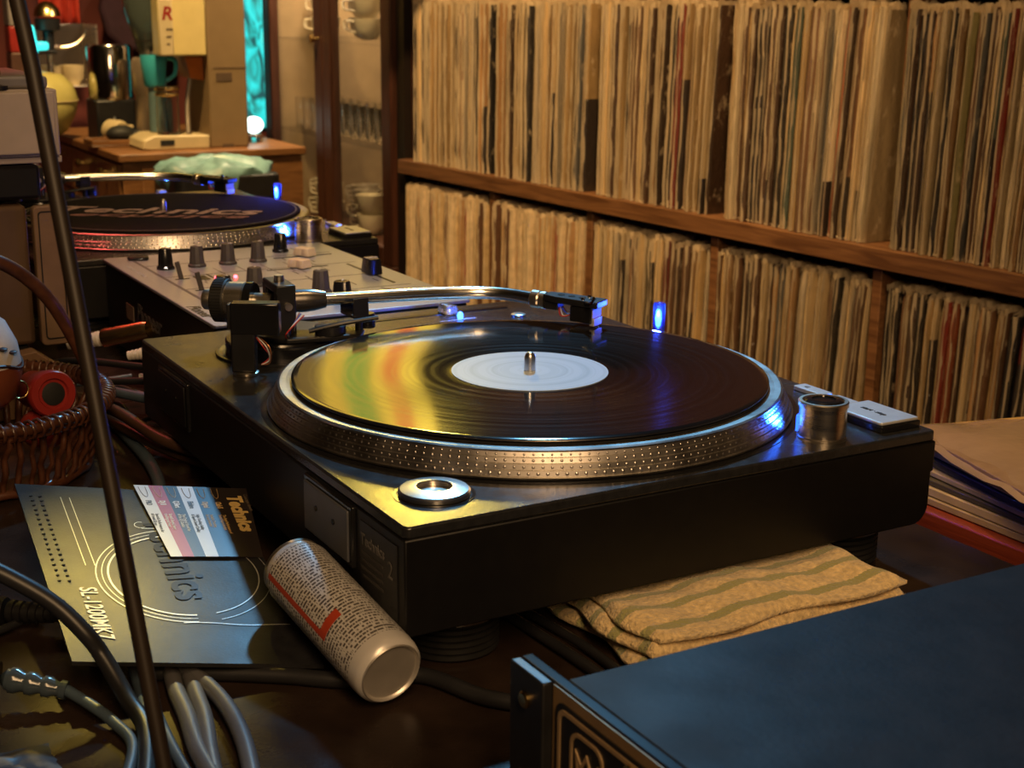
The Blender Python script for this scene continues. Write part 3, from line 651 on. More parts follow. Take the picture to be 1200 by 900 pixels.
mknob(.1065, .5770, .0070, .0165, blackg_m, -1); mknob(.1430, .6010, .0070, .0165, knob_m, 1)
for (x, y) in ((.0966, .6600), (.0968, .6030)):
    k = MB().box(x-.0065, x+.0065, y-.0013, y+.0013, MZ, MZ+.0004).build('lever_slot', black_m, mx_)
    MB().box(-.0021, .0021, -.0011, .0011, 0, .0165, T(x-.001, y, MZ) @ Matrix.Rotation(-.22, 4, 'Y')).build('switch_lever', knob_m, mx_, .0005)
for (x, y) in ((.2390, .7240), (.2105, .6655)):
    MB().box(x-.032, x+.028, y-.0012, y+.0012, MZ, MZ+.0004).build('fader_slot', black_m, mx_)
    MB().prism([(-.0065, -.010), (.0065, -.010), (.0075, -.006), (.005, 0), (.0075, .006), (.0065, .010), (-.0065, .010), (-.0075, .006), (-.005, 0), (-.0075, -.006)], MZ+.0008, MZ+.0085, T(x, y, 0) @ rotz(.5), 0, .86).build('channel_fader', pm('cream_fader_cap', (.62, .52, .40), .45, 0, .08, 60), mx_, .0008)
MB().box(.2575, .2600, .560, .665, MZ, MZ+.0004).build('crossfader_slot', black_m, mx_)
cf = MB().prism(rrect(-.0065, .0065, -.0105, .0105, .001, 2), MZ+.0008, MZ+.0150, T(.2582, .6075, 0), 0, .84).build('crossfader', blackg_m, mx_, .0008)
MB().box(-.0058, .0058, -.0006, .0006, MZ+.0151, MZ+.0156, T(.2582, .6075, 0)).build('pointer', white_m, cf)
MB().prism(rrect(-.0100, .0100, -.0095, .0095, .006, 5), MZ, MZ+.0028, T(.0895, .7770, 0) @ rotz(-.3)).build('power_switch', blackg_m, mx_, .001)
for (x, y) in ((.2335, .5215), (.2040, .5280)): MB().prism(rrect(-.0075, .0075, -.0035, .0035, .0025, 4), MZ, MZ+.0025, T(x, y, 0) @ rotz(.6)).build('push_button', black_m, mx_, .0006)
for (x, y) in ((.1250, .6505), (.1415, .6470)): MB().lathe([(.0, MZ), (.0018, MZ), (.0016, MZ+.0018), (.0, MZ+.0024)], 12, T(x, y, 0)).build('level_lamp', red_glow, mx_)
MB().box(.108, .119, .648, .668, MZ, MZ+.0003).box(.122, .124, .654, .672, MZ, MZ+.0003).build('meter_window', black_m, mx_)
text('lettering', 'Pioneer', .0150, frame_of(V(.0625, .5420, MZ+.0001), (0, -1, 0), (1, 0, 0)), black_m, mx_, .0001, .25, .0003)
text('lettering', 'PROFESSIONAL DJ MIXER', .0055, frame_of(V(.0685, .7450, MZ+.0001), (0, -1, 0), (1, 0, 0)), greyp_m, mx_, .0001)
text('lettering', 'Pioneer', .024, frame_of(V(MX0+.0019, .690, .050), (0, -1, 0), (0, 0, 1)), pm('faint_grey_print', (.09, .09, .095), .5), mx_, .0001, .2, .0003)
MB().box(MX0+.0014, MX0+.0021, .700, .724, .046, .060).build('rear_sticker', pm('dull_paper', (.16, .12, .09), .6), mx_)
# printed panel lines
m = MB()
for i in range(4):
    y = .735-.062*i
    m.box(.085, .270, y, y+.0007, MZ, MZ+.0002)
m.box(.0815, .0845, .470, .790, MZ, MZ+.0002)
for i in range(6): m.box(.115+.023*i, .1155+.023*i, .640, .700, MZ, MZ+.0002)
for i in range(26):
    x = random.uniform(.10, .27); y = random.uniform(.48, .78); m.box(x, x+.0012, y, y+random.uniform(.006, .016), MZ, MZ+.0002)
m.build('panel_printing', pm('panel_grey_ink', (.10, .10, .11), .5), mx_)

# ================================================================== FOREGROUND: rack unit, can, sheet, towel
gear_m = pm('black_powder_coat', (.014, .014, .016), .52, 0, .25, 60, .06, 300, rvar=.08, spec=.13)
g = thing('rack_amplifier', 'black rack unit with a crown emblem on its front, at bottom right', 'amplifier')
GX, GZ, GY = -.0177, .080, -.160
MB().box(GX+.0110, .400, GY-.440, GY-.0005, .010, GZ-.0025).build('case', gear_m, g, .0015)
MB().box(GX+.0110, .400, GY-.440, GY, GZ-.0024, GZ).build('top_cover', gear_m, g, .0008)
MB().box(GX+.0052, GX+.0104, GY-.4665, GY+.0260, .006, GZ+.0005).build('front_panel', blackg_m, g, .0006)
MB().box(GX, GX+.0050, GY+.0004, GY+.0260, .006, GZ+.0002).build('rack_ear', black_m, g, .0008)
MB().box(GX+.0046, GX+.0051, GY-.440, GY, .007, GZ-.0004).build('fascia', pm('gold_brown_fascia', (.34, .22, .11), .42, .4, .1, 80), g)
fr = frame_of(V(GX+.0045, 0, 0), (0, 1, 0), (0, 0, 1))   # local z points to +x
MB().prism(rrect(GY-.432, GY-.0032, .010, GZ-.0052, .005, 5), -.0006, .0000, fr).build('fascia_panel', black_m, g)
def ring_poly(p, q, z0, z1):
    n = len(p); vs = [(a, b_, z0) for a, b_ in p]+[(a, b_, z0) for a, b_ in q]+[(a, b_, z1) for a, b_ in p]+[(a, b_, z1) for a, b_ in q]
    fs = []
    for i in range(n):
        j = (i+1) % n
        fs += [(i, j, n+j, n+i), (2*n+i, 2*n+j, 3*n+j, 3*n+i), (i, j, 2*n+j, 2*n+i), (n+i, n+j, 3*n+j, 3*n+i)]
    return vs, fs
line_m = pm('gold_line_print', (.50, .34, .18), .4, .4, .08, 80)
MB().add(*ring_poly(rrect(GY-.430, GY-.0052, .012, GZ-.0072, .0048, 5), rrect(GY-.4282, GY-.0070, .0138, GZ-.0090, .004, 5), -.0010, -.0006), fr).build('border_line', line_m, g)
ex, ez = -.1858, .0537
MB().add(*ring_poly(rrect(ex-.0115, ex+.0115, ez-.0142, ez+.0142, .0062, 4), rrect(ex-.0100, ex+.0100, ez-.0127, ez+.0127, .0054, 4), -.0010, -.0006), fr).build('emblem_frame', line_m, g)
cr_ = [(-.0066, -.0045), (.0066, -.0045), (.0078, .0060), (.0036, .0012), (.0, .0070), (-.0036, .0012), (-.0078, .0060)]
cq = [(-.0053, -.0034), (.0053, -.0034), (.0061, .0024), (.0036, -.0012), (.0, .0044), (-.0036, -.0012), (-.0061, .0024)]
MB().add(*ring_poly([(ex+a, ez+.001+b_) for a, b_ in cr_], [(ex+a, ez+.001+b_) for a, b_ in cq], -.0010, -.0006), fr).box(ex-.0066, ex+.0066, ez-.0066, ez-.0052, -.0010, -.0006, fr).build('crown_emblem', line_m, g)
for zz in (.068, .034):
    MB().lathe_dir((GX-.0001, GY+.0135, zz), (GX-.003, GY+.0135, zz), [(.0, 0), (.0036, 0), (.0036, .0008), (.0028, .0016), (.0, .0018)], 16).build('ear_screw', brassy_m, g)
MB().lathe_dir((GX+.0038, GY-.054, .0690), (GX, GY-.054, .0690), [(.0, 0), (.003, 0), (.0028, .0012), (.0, .0016)], 16).build('fascia_screw', brassy_m, g)
for x in (.03, .36):
    for y in (GY-.04, GY-.40): MB().cyl((x, y, .0003), (x, y, .0098), .010).build('foot', rubber_m, g)

# ---- printed card under the leaflet
sheet_m = pm('glossy_black_card', (.016, .016, .018), .38, 0, .3, 90, .05, 700, rvar=.06, spec=.16)
cd = thing('printed_card', 'glossy black printed card showing SL-1200MK7 and turntable line art', 'card')
FL, FR, BL = V(-.1465, .066, .024), V(-.0275, .0390, .0062), V(-.1355, .241, .060)
cnrm = (FR-FL).cross(BL-FL).normalized()
m = MB(); nx, ny = 14, 20; vs = []
def card_pt(u, v_): return FL+(FR-FL)*u+(BL-FL)*v_
for i in range(nx+1):
    for j in range(ny+1): vs.append(card_pt(i/nx, j/ny))
q = (ny+1); nv = len(vs)
fs = [(i*q+j, (i+1)*q+j, (i+1)*q+j+1, i*q+j+1) for i in range(nx) for j in range(ny)]
m.add(vs+[p_-V(0, 0, .0022) for p_ in vs], fs+[tuple(nv+k for k in reversed(f)) for f in fs]
      +[(i*q, (i+1)*q, nv+(i+1)*q, nv+i*q) for i in range(nx)]+[(i*q+ny, (i+1)*q+ny, nv+(i+1)*q+ny, nv+i*q+ny) for i in range(nx)]
      +[(j, j+1, nv+j+1, nv+j) for j in range(ny)]+[(nx*q+j, nx*q+j+1, nv+nx*q+j+1, nv+nx*q+j) for j in range(ny)])
m.build('card_body', sheet_m, cd, smooth=50)
# frame on the card: text runs from the far end towards the camera
def on_card(u, v_, h=.0004): return card_pt(u, v_)+cnrm*h
cdir = (card_pt(0, 0)-card_pt(0, 1)).normalized(); cup = cnrm.cross(cdir)
ghost_m = pm('faint_gloss_print', (.045, .05, .06), .2, .3, .1, 60)
text('lettering', 'SL-1200MK7', .0125, frame_of(on_card(.125, .375), cdir, cup), white_m, cd, .0001, .2, .0001, sx=.74)
text('lettering', 'Technics', .0290, frame_of(on_card(.52, .80), cdir, cup), ghost_m, cd, .0001, .0, .0006, sx=.84)
def arc(cu, cv, r, a0, a1, wdt, n=40):
    cen = card_pt(cu, cv); vs = []
    for i in range(n+1):
        a = math.radians(a0+(a1-a0)*i/n)
        for rr in (r, r+wdt):
            p_ = cen-cdir*rr*math.sin(a)+cup*rr*math.cos(a)+cnrm*.0004; vs.append(p_)
    return vs, [(2*i, 2*i+2, 2*i+3, 2*i+1) for i in range(n)]
m = MB()
for r_, w_ in ((.040, .0010), (.0435, .0004), (.0465, .0006)): m.add(*arc(.60, .47, r_, 95, 265, w_))
for r_, w_ in ((.040, .0006), (.0465, .0004)): m.add(*arc(.60, .47, r_, -80, 80, w_))
m.add(*arc(.40, .80, .003, 60, 330, .0004)); m.add(*arc(.50, .76, .003, 60, 330, .0004))
for u_ in (.185, .225):
    vs = []
    for i in range(21):
        p_ = on_card(u_, .50+.42*i/20); vs += [p_, p_+cup*.0004]
    m.add(vs, [(2*i, 2*i+2, 2*i+3, 2*i+1) for i in range(20)])
for v0 in (.20, .74):
    vs = []
    for i in range(21):
        p_ = on_card(.50+.45*i/20, v0+.004*math.sin(i*.4)); vs += [p_, p_+cdir*.0006]
    m.add(vs, [(2*i, 2*i+2, 2*i+3, 2*i+1) for i in range(20)])
m.build('line_art', pm('silver_line_print', (.36, .36, .36), .4, .3, .1, 60), cd)
m = MB()
for i in range(18):
    for u_ in (.055, .095):
        p_ = on_card(u_, .92-.030*i, .0002); m.lathe([(.0, 0), (.0010, 0), (.0009, .0003), (.0, .0003)], 8, Matrix.Translation(p_))
m.build('punched_dots', pm('void_black', (.002, .002, .002), .8), cd)

# ---- cartridge leaflet lying on the card
lf_ = thing('leaflet', 'striped blue, red and black leaflet lettered Technics lying on the card', 'leaflet')
A_, B_, C_, D_ = [V(*c)+cnrm*.0009 for c in ((-.0700, .2291, .0509), (-.0726, .1483, .0340), (-.0221, .1404, .0272), (-.0032, .2171, .0415))]
D_ = A_+(D_-A_)*.985
def lp(u, v_, h=0): return (A_.lerp(D_, u)).lerp(B_.lerp(C_, u), v_)+cnrm*h
def lquad(m, u0, u1, v0, v1, h0, h1, mi=0):
    c = [(u0, v0), (u1, v0), (u1, v1), (u0, v1)]
    m.add([lp(a, q_, h0) for a, q_ in c]+[lp(a, q_, h1) for a, q_ in c], [(3, 2, 1, 0), (4, 5, 6, 7), (0, 1, 5, 4), (1, 2, 6, 5), (2, 3, 7, 6), (3, 0, 4, 7)], None, mi); return m
lquad(MB(), 0, 1, 0, 1, .0, .0006).build('leaflet_sheet', pm('black_coated_paper', (.022, .017, .016), .3, 0, .1, 60, coat=.3), lf_)
cols = [('white_stripe', (.70, .72, .72), 0, .125), ('red_stripe', (.42, .06, .08), .125, .25), ('dark_stripe', (.045, .05, .055), .25, .375), ('white_stripe', (.70, .72, .72), .375, .515), ('dark_stripe', (.03, .028, .03), .515, .64)]
ldir = (lp(.5, 1)-lp(.5, 0)).normalized(); lup = cnrm.cross(ldir)
ldir0 = (lp(0, 1)-lp(0, 0)).normalized()
inks = [pm('ink_dark', (.10, .12, .14), .5), white_m, white_m, MATS['ink_dark'], pm('ink_gold', (.50, .34, .14), .5)]
heads = ['PRO', 'DJ II', 'Q.Bert', 'Elektro', 'Digital', 'Club S']
subs = [['Smooth Performance for', 'all round DJ use'], ['Scratch Sound, heavy', 'tracking and wear'], ['The Original Sound for', 'all the DJ Classics'], ['High Tracking Ability', '& Superb Sound Quality'], ['Reliable Tracking', 'for any situation'], ['The Best Performance of', 'Sound Reproduction']]
starts = [.0, .125, .25, .375, .515, .64, .76]
for i, (nm, col, u0, u1) in enumerate(cols):
    lquad(MB(), u0, u1, 0, 1, .00062, .0007).build(nm, pm(nm+str(i), col, .35, 0, .05, 60, coat=.3), lf_)
for i in range(6):
    ink = inks[i] if i < 5 else inks[4]; u0 = starts[i]; wd = starts[i+1]-u0
    text('lettering', heads[i], .0046, frame_of(lp(u0+wd*.30, .23, .0008), ldir, lup), ink, lf_, .00005, 0, .0002, sx=.62)
    for k, s_ in enumerate(subs[i]): text('lettering', s_, .0028, frame_of(lp(u0+wd*(.52-.32*k), .42, .0008), ldir, lup), ink, lf_, .00005, 0, .00003, sx=.75)
    pts = [lp(u0+wd*a, b_, .0009) for a, b_ in ((.25, .03), (.27, .11), (.38, .165), (.55, .175), (.68, .13), (.72, .03))]
    MB().tube(spline(pts, 4), .00015, 4).build('stylus_outline', ink, lf_)
text('lettering', 'Technics', .0120, frame_of(lp(.80, .13, .0008), ldir, lup), gold_m, lf_, .00005, .08, .0006, sx=.98)
text('lettering', 'Concept direct', .0032, frame_of(lp(.955, .10, .0008), ldir, lup), pm('ink_dim', (.12, .09, .06), .5), lf_, .00005)

# ---- aluminium aerosol can
can_m = pm('printed_aluminium_can', (.60, .58, .55), .32, .25, .08, 80)
nt, b, N, L = nodes_of(can_m)
tc = N('ShaderNodeTexCoord'); sp = N('ShaderNodeSeparateXYZ'); L(tc.outputs['Object'], sp.inputs[0])
at = N('ShaderNodeMath'); at.operation = 'ARCTAN2'; L(sp.outputs['Y'], at.inputs[0]); L(sp.outputs['X'], at.inputs[1])
cxy = N('ShaderNodeCombineXYZ'); mz = N('ShaderNodeMath'); mz.operation = 'MULTIPLY'; mz.inputs[1].default_value = 430; L(sp.outputs['Z'], mz.inputs[0])
ma = N('ShaderNodeMath'); ma.operation = 'MULTIPLY'; ma.inputs[1].default_value = 11; L(at.outputs[0], ma.inputs[0])
fz = N('ShaderNodeMath'); fz.operation = 'FRACT'; L(mz.outputs[0], fz.inputs[0])
lt = N('ShaderNodeMath'); lt.operation = 'LESS_THAN'; lt.inputs[1].default_value = .55; L(fz.outputs[0], lt.inputs[0])
fl = N('ShaderNodeMath'); fl.operation = 'FLOOR'; L(mz.outputs[0], fl.inputs[0])
L(ma.outputs[0], cxy.inputs[0]); m13 = N('ShaderNodeMath'); m13.operation = 'MULTIPLY'; m13.inputs[1].default_value = 13.7; L(fl.outputs[0], m13.inputs[0]); L(m13.outputs[0], cxy.inputs[1])
nn = N('ShaderNodeTexNoise'); nn.inputs['Scale'].default_value = 1.6; nn.inputs['Detail'].default_value = 2; L(cxy.outputs[0], nn.inputs['Vector'])
gt = N('ShaderNodeMath'); gt.operation = 'GREATER_THAN'; gt.inputs[1].default_value = .47; L(nn.outputs['Fac'], gt.inputs[0])
a1 = N('ShaderNodeMath'); a1.operation = 'MULTIPLY'; L(lt.outputs[0], a1.inputs[0]); L(gt.outputs[0], a1.inputs[1])
# keep print away from the ends
def cmpn(sock, op, val):
    n_ = N('ShaderNodeMath'); n_.operation = op; n_.inputs[1].default_value = val; L(sock, n_.inputs[0]); return n_.outputs[0]
def mul(a_, b_):
    n_ = N('ShaderNodeMath'); n_.operation = 'MULTIPLY'; L(a_, n_.inputs[0]); L(b_, n_.inputs[1]); return n_.outputs[0]
lim = mul(cmpn(sp.outputs['Z'], 'GREATER_THAN', .010), cmpn(sp.outputs['Z'], 'LESS_THAN', .098))
pf_ = mul(a1.outputs[0], lim)
mixp = N('ShaderNodeMix'); mixp.data_type = 'RGBA'; mixp.inputs[6].default_value = (.66, .64, .62, 1); mixp.inputs[7].default_value = (.10, .085, .075, 1); L(pf_, mixp.inputs[0])
# red bars
rz1 = mul(mul(cmpn(at.outputs[0], 'GREATER_THAN', .10), cmpn(at.outputs[0], 'LESS_THAN', .27)), mul(cmpn(sp.outputs['Z'], 'GREATER_THAN', .034), cmpn(sp.outputs['Z'], 'LESS_THAN', .096)))
rz2 = mul(mul(cmpn(at.outputs[0], 'GREATER_THAN', .20), cmpn(at.outputs[0], 'LESS_THAN', 1.0)), mul(cmpn(sp.outputs['Z'], 'GREATER_THAN', .034), cmpn(sp.outputs['Z'], 'LESS_THAN', .040)))
mxx = N('ShaderNodeMath'); mxx.operation = 'MAXIMUM'; L(rz1, mxx.inputs[0]); L(rz2, mxx.inputs[1])
mixr = N('ShaderNodeMix'); mixr.data_type = 'RGBA'; mixr.inputs[7].default_value = (.55, .07, .03, 1); L(mxx.outputs[0], mixr.inputs[0]); L(mixp.outputs[2], mixr.inputs[6])
L(mixr.outputs[2], b.inputs['Base Color'])
can = bpy.data.objects.new('aerosol_can', None); C.objects.link(can)
tag(can, 'slim printed silver can lying on its side against the front turntable', 'can')
CR = .0185
base = V(-.0130, -.0110, CR+.0010); top = V(-.0238, .0900, .0415)
ax = (top-base).normalized()
can.matrix_world = Matrix.Translation(base) @ frame_of(V(0, 0, 0), V(0, 0, 1).cross(ax), ax.cross(V(0, 0, 1).cross(ax)))
X0 = frame_of(V(0, 0, 0), V(1, 0, 0), V(0, 1, 0))
CL = (top-base).length
MB().lathe([(.0, .0108), (.0156, .0106), (.0158, .0), (.0176, .0016), (CR-.0002, .005), (CR, .009), (CR, CL-.009), (CR-.0008, CL-.006), (.0165, CL-.002), (.0150, CL-.0005), (.0146, CL-.0015), (.0, CL-.0025)], 56).build('can_body', can_m, can, smooth=40)
cb = MB().lathe([(.0166, .0011), (.0158, -.0004), (.0148, .0002), (.0142, .0020), (.0105, .0062), (.0060, .0082), (.0, .0090)], 56).build('can_base', pm('satin_can_base', (.70, .66, .60), .38, .75, .1, 60, rvar=.06), can, smooth=60)
MB().lathe([(.0150, CL-.0012), (.0168, CL-.0024), (.0172, CL-.0010), (.0162, CL+.0002), (.0150, CL-.0002)], 48, closed=True).build('rim', steel_m, can)
text('lettering', '130115A-8', .0052, frame_of(V(.0122, .0000, .0035), (-1, 0, 0), (0, 1, 0)), black_m, cb, .0022, .1, .0001, sx=.82)

# ---- folded towel
towel_m = pm('yellow_terry_cloth', (.78, .58, .29), .95, 0, .26, 300, 1.0, 520, sheen=.4)
nt, b, N, L = nodes_of(towel_m)
lnk = b.inputs['Base Color'].links[0].from_socket
tc = N('ShaderNodeTexCoord'); sp = N('ShaderNodeSeparateXYZ'); L(tc.outputs['Generated'], sp.inputs[0])
nz_ = N('ShaderNodeTexNoise'); nz_.inputs['Scale'].default_value = 60; L(tc.outputs['Generated'], nz_.inputs['Vector'])
tw = N('ShaderNodeMath'); tw.operation = 'MULTIPLY_ADD'; tw.inputs[1].default_value = .02; L(nz_.outputs['Fac'], tw.inputs[0]); L(sp.outputs['Y'], tw.inputs[2])
fr_ = N('ShaderNodeMath'); fr_.operation = 'MULTIPLY'; fr_.inputs[1].default_value = 5.5; L(tw.outputs[0], fr_.inputs[0])
fc = N('ShaderNodeMath'); fc.operation = 'FRACT'; L(fr_.outputs[0], fc.inputs[0])
g1 = N('ShaderNodeMath'); g1.operation = 'GREATER_THAN'; g1.inputs[1].default_value = .70; L(fc.outputs[0], g1.inputs[0])
mt = N('ShaderNodeMix'); mt.data_type = 'RGBA'; mt.inputs[7].default_value = (.36, .34, .13, 1); L(g1.outputs[0], mt.inputs[0]); L(lnk, mt.inputs[6]); L(mt.outputs[2], b.inputs['Base Color'])
tw_ = thing('folded_towel', 'folded yellow terry towel with green stripes beneath the front turntable edge', 'towel', (.112, -.050, 0), .0)
def layer(x0, x1, y0, y1, z0, z1, seed):
    rnd = random.Random(seed); m = MB(); nx, ny = 40, 22; up_, dn = [], []
    for i in range(nx+1):
        for j in range(ny+1):
            u_, v_ = i/nx, j/ny; x = x0+(x1-x0)*u_; y = y0+(y1-y0)*v_
            e = min(u_, 1-u_)*nx; f_ = min(v_, 1-v_)*ny; rr = min(1, (min(e, f_)/2.4))
            rnd2 = math.sqrt(max(0, 1-(1-rr)**2))
            wob = .0018*math.sin(x*70+seed)+.0014*math.sin(y*120+seed*2)+.0009*math.sin(x*190+y*160)
            mid = (z0+z1)/2; hh = (z1-z0)/2
            cx = .0035*math.sin(v_*9+seed)*(1-min(1, e/6)); cy = .003*math.sin(u_*11+seed)*(1-min(1, f_/5))
            up_.append((x+cx, y+cy, mid+hh*(.25+.75*rnd2)+wob*rnd2+rnd.uniform(-.0004, .0004)))
            dn.append((x+cx, y+cy, max(.0004, mid-hh*(.25+.75*rnd2))))
    q_ = ny+1; n_ = len(up_); f1 = [(i*q_+j, (i+1)*q_+j, (i+1)*q_+j+1, i*q_+j+1) for i in range(nx) for j in range(ny)]
    bd = [(i*q_, (i+1)*q_) for i in range(nx)]+[(i*q_+ny, (i+1)*q_+ny) for i in range(nx)]+[(j, j+1) for j in range(ny)]+[(nx*q_+j, nx*q_+j+1) for j in range(ny)]
    m.add(up_+dn, f1+[tuple(n_+k for k in reversed(f)) for f in f1]+[(a, c, n_+c, n_+a) for a, c in bd]); return m
layer(.002, .168, -.004, .100, .0004, .0100, 3).build('lower_fold', towel_m, tw_, smooth=70)
layer(.000, .171, -.002, .104, .0095, .0185, 1).build('middle_fold', towel_m, tw_, smooth=70)
layer(.004, .172, -.001, .100, .0178, .0262, 2).build('upper_fold', towel_m, tw_, smooth=70)

# ---- leaning thin rod
rod = thing('leaning_rod', 'thin dark rod leaning up through the left of the view in front of everything', 'rod', (-.1368, -.0640, 0))
MB().tube([(0, 0, .004), (-.0150, .0960, .305), (-.0162, .1105, .333), (-.045, .29, .88)], .0035, 14).build('shaft', pm('dark_brown_rod', (.020, .013, .009), .5, .1, .15, 60), rod)
MB().lathe([(.0, .0003), (.0048, .0003), (.0048, .009), (.0036, .012), (.0, .012)], 16).build('rubber_tip', rubber_m, rod)

# ================================================================== CABLES AND PLUGS
cab_blk = pm('black_cable_sheath', (.018, .018, .020), .38, 0, .15, 60, .03)
cab_gry = pm('grey_cable_sheath', (.10, .10, .105), .42, 0, .15, 60, .03)
cab_blu = pm('blue_grey_cable_sheath', (.06, .09, .12), .4, 0, .15, 60)
cab_brn = pm('brown_cable_sheath', (.055, .028, .016), .42, 0, .15, 60)
def cable(name, pts, r, m, label, n=10, group='cables on the table'):
    o = MB().tube(spline(pts, 10), r, n).build(name, m, None, smooth=70); return tag(o, label, 'cable', group)
cable('cable', [(-0.1877, 0.085, 0.078), (-0.1737, 0.0806, 0.07), (-0.1534, 0.07, 0.055), (-0.1407, 0.0598, 0.04), (-0.1341, 0.0552, 0.028), (-0.128, 0.0374, 0.012), (-0.1269, 0.011, 0.0055), (-0.15, -0.06, 0.005), (-0.175, -0.12, 0.005)], .0043, cab_blk, 'thick black cable arching down along the left edge of the printed card')
cable('cable', [(-.1080, .100, .004), (-.1120, .085, .0045), (-.1180, .048, .0045), (-.1255, .012, .0045), (-.1285, -.03, .0045), (-.129, -.10, .0045)], .0034, cab_blu, 'thin blue-grey cable just left of the rod at the bottom edge')
cable('cable', [(-.1045, .098, .0045), (-.1100, .078, .0045), (-.1140, .048, .0045), (-.1180, .012, .0045), (-.1205, -.03, .0045), (-.121, -.10, .0045)], .0026, cab_blu, 'thinner blue-grey cable running beside the rod foot')
cable('cable', [(-.0935, .074, .0060), (-.0875, .052, .0060), (-.0855, .025, .0060), (-.0885, -.008, .0060), (-.0965, -.045, .0060), (-.112, -.10, .0060)], .0042, cab_gry, 'dark grey cable curving alone to the right over the bare table')
cable('cable', [(-.0975, .070, .0055), (-.1020, .046, .0055), (-.1050, .020, .0055), (-.1110, -.018, .0055), (-.113, -.07, .0055)], .0044, cab_gry, 'thick grey cable, left one of the pair beside the rod')
cable('cable', [(-.0905, .062, .0052), (-.0945, .038, .0052), (-.0985, .014, .0052), (-.1075, -.022, .0052), (-.118, -.07, .0052)], .0042, cab_gry, 'thick grey cable, right one of the pair beside the rod')
cable('cable', [(-.105, .075, .0045), (-.078, .060, .0045), (-.048, .040, .0045), (-.022, .020, .0045), (.012, .008, .0045), (.03, -.03, .0045), (.06, -.06, .0045)], .0042, cab_blk, 'black cable running beneath the card edge and the can')
cable('cable', [(.072, .14, .004), (.0855, .075, .004), (.0905, .015, .004), (.0925, -.036, .004), (.092, -.09, .004)], .0030, cab_blk, 'black cable running back under the turntable, left one beside the towel')
cable('cable', [(.088, .14, .0036), (.0985, .060, .0036), (.1040, .006, .0036), (.1035, -.040, .0036), (.10, -.09, .0036)], .0026, cab_blk, 'black cable running under the turntable, nearest the towel')
# tangle between basket, mixer and turntable
cable('cable', [(-.036, .590, .020), (-.016, .480, .028), (.000, .392, .024), (.040, .335, .018), (.07, .30, .010)], .0045, cab_brn, 'brown cable dipping under the rear right foot of the turntable')
cable('cable', [(-.020, .560, .0135), (-.008, .460, .0142), (.010, .388, .013), (.045, .340, .008), (.08, .30, .005)], .0040, cab_brn, 'second brown cable running just below the first towards the foot')
cable('cable', [(-.050, .215, .0050), (-.034, .300, .0050), (-.018, .360, .0050), (-.011, .402, .0050), (-.008, .440, .0050), (-.006, .500, .0050), (-.004, .565, .0050)], .0046, cab_blu, 'blue-grey cable looping upward behind the rod beside the basket')
cable('cable', [(-.014, .525, .034), (-.004, .490, .037), (.010, .452, .040), (.020, .440, .044)], .0042, cab_blu, 'blue-grey lead with ribbed boot plugged into the turntable rear')
for i, (p0, p1, p2, r_, m_, lb) in enumerate((
    ((-.05, .66, .020), (-.005, .57, .045), (.020, .505, .052), .0032, cab_blk, 'black lead ending in the upper white ribbed plug'),
    ((-.06, .63, .015), (-.010, .55, .034), (.022, .492, .044), .0030, cab_blk, 'black lead ending in the lower white ribbed plug'),
    ((.000, .600, .010), (.014, .525, .026), (.024, .462, .036), .0028, cab_blk, 'black lead ending in the white banded plug at the turntable corner'),
    ((.004, .60, .003), (.012, .53, .003), (.026, .457, .026), .0018, cab_blk, 'thin black lead crossing low behind the turntable corner'),
    ((-.045, .68, .016), (-.005, .60, .021), (.036, .52, .020), .0024, cab_blu, 'blue-grey lead crossing the table behind the rod'),
    ((-.07, .62, .006), (-.03, .60, .020), (.03, .60, .022), .0024, cab_blu, 'blue-grey lead crossing upward near the carton wedge'))):
    cable('cable', [p0, tuple((a+c)/2+.004 for a, c in zip(p0, p1)), p1, tuple((a+c)/2 for a, c in zip(p1, p2)), p2], r_, m_, lb, 8)
def plug(p0, p1, label, r=.0065, m0=brassy_m, m1=white_m, ribs=6):
    p0, p1 = Vector(p0), Vector(p1); d = (p1-p0); ln = d.length
    o = bpy.data.objects.new('audio_plug', None); C.objects.link(o); tag(o, label, 'plug', 'audio plugs behind the mixer')
    o.matrix_world = Matrix.Translation(p0) @ d.to_track_quat('Z', 'Y').to_matrix().to_4x4()
    pr_ = [(.0, 0)]
    for k in range(ribs):
        z_ = ln*.42*k/ribs; pr_ += [(r*.62+r*.3*k/ribs, z_), (r*.62+r*.3*k/ribs, z_+ln*.04), (r*.48+r*.3*k/ribs, z_+ln*.045), (r*.48+r*.3*k/ribs, z_+ln*.065)]
    pr_ += [(.0, ln*.44)]
    MB().lathe(pr_, 20).build('strain_relief', m1, o, smooth=30)
    MB().lathe([(.0, ln*.44), (r, ln*.44), (r*1.05, ln*.48), (r, ln*.52), (r, ln*.95), (r*.9, ln), (.0, ln)], 24).build('barrel', m0, o, smooth=30)
plug((.000, .690, .034), (.0580, .640, .052), 'large gold plated plug with a white ribbed neck at the mixer rear', .0080, brassy_m, pm('white_rubber', (.60, .56, .50), .5))
plug((.018, .560, .050), (.0590, .535, .058), 'upper white ribbed plug with gold barrel by the turntable corner', .0062, brassy_m, MATS['white_rubber'])
plug((.016, .520, .040), (.0590, .500, .050), 'lower white ribbed plug by the turntable corner', .0066, MATS['white_rubber'], MATS['white_rubber'])
plug((.030, .462, .036), (.0595, .468, .036), 'small white banded plug just behind the turntable corner', .0042, black_m, MATS['white_rubber'], 3)
plug((.012, .470, .020), (.050, .475, .026), 'small red plug low behind the turntable corner', .0042, pm('red_plug', (.40, .03, .02), .45), pm('red_plug', (.40, .03, .02), .45), 3)
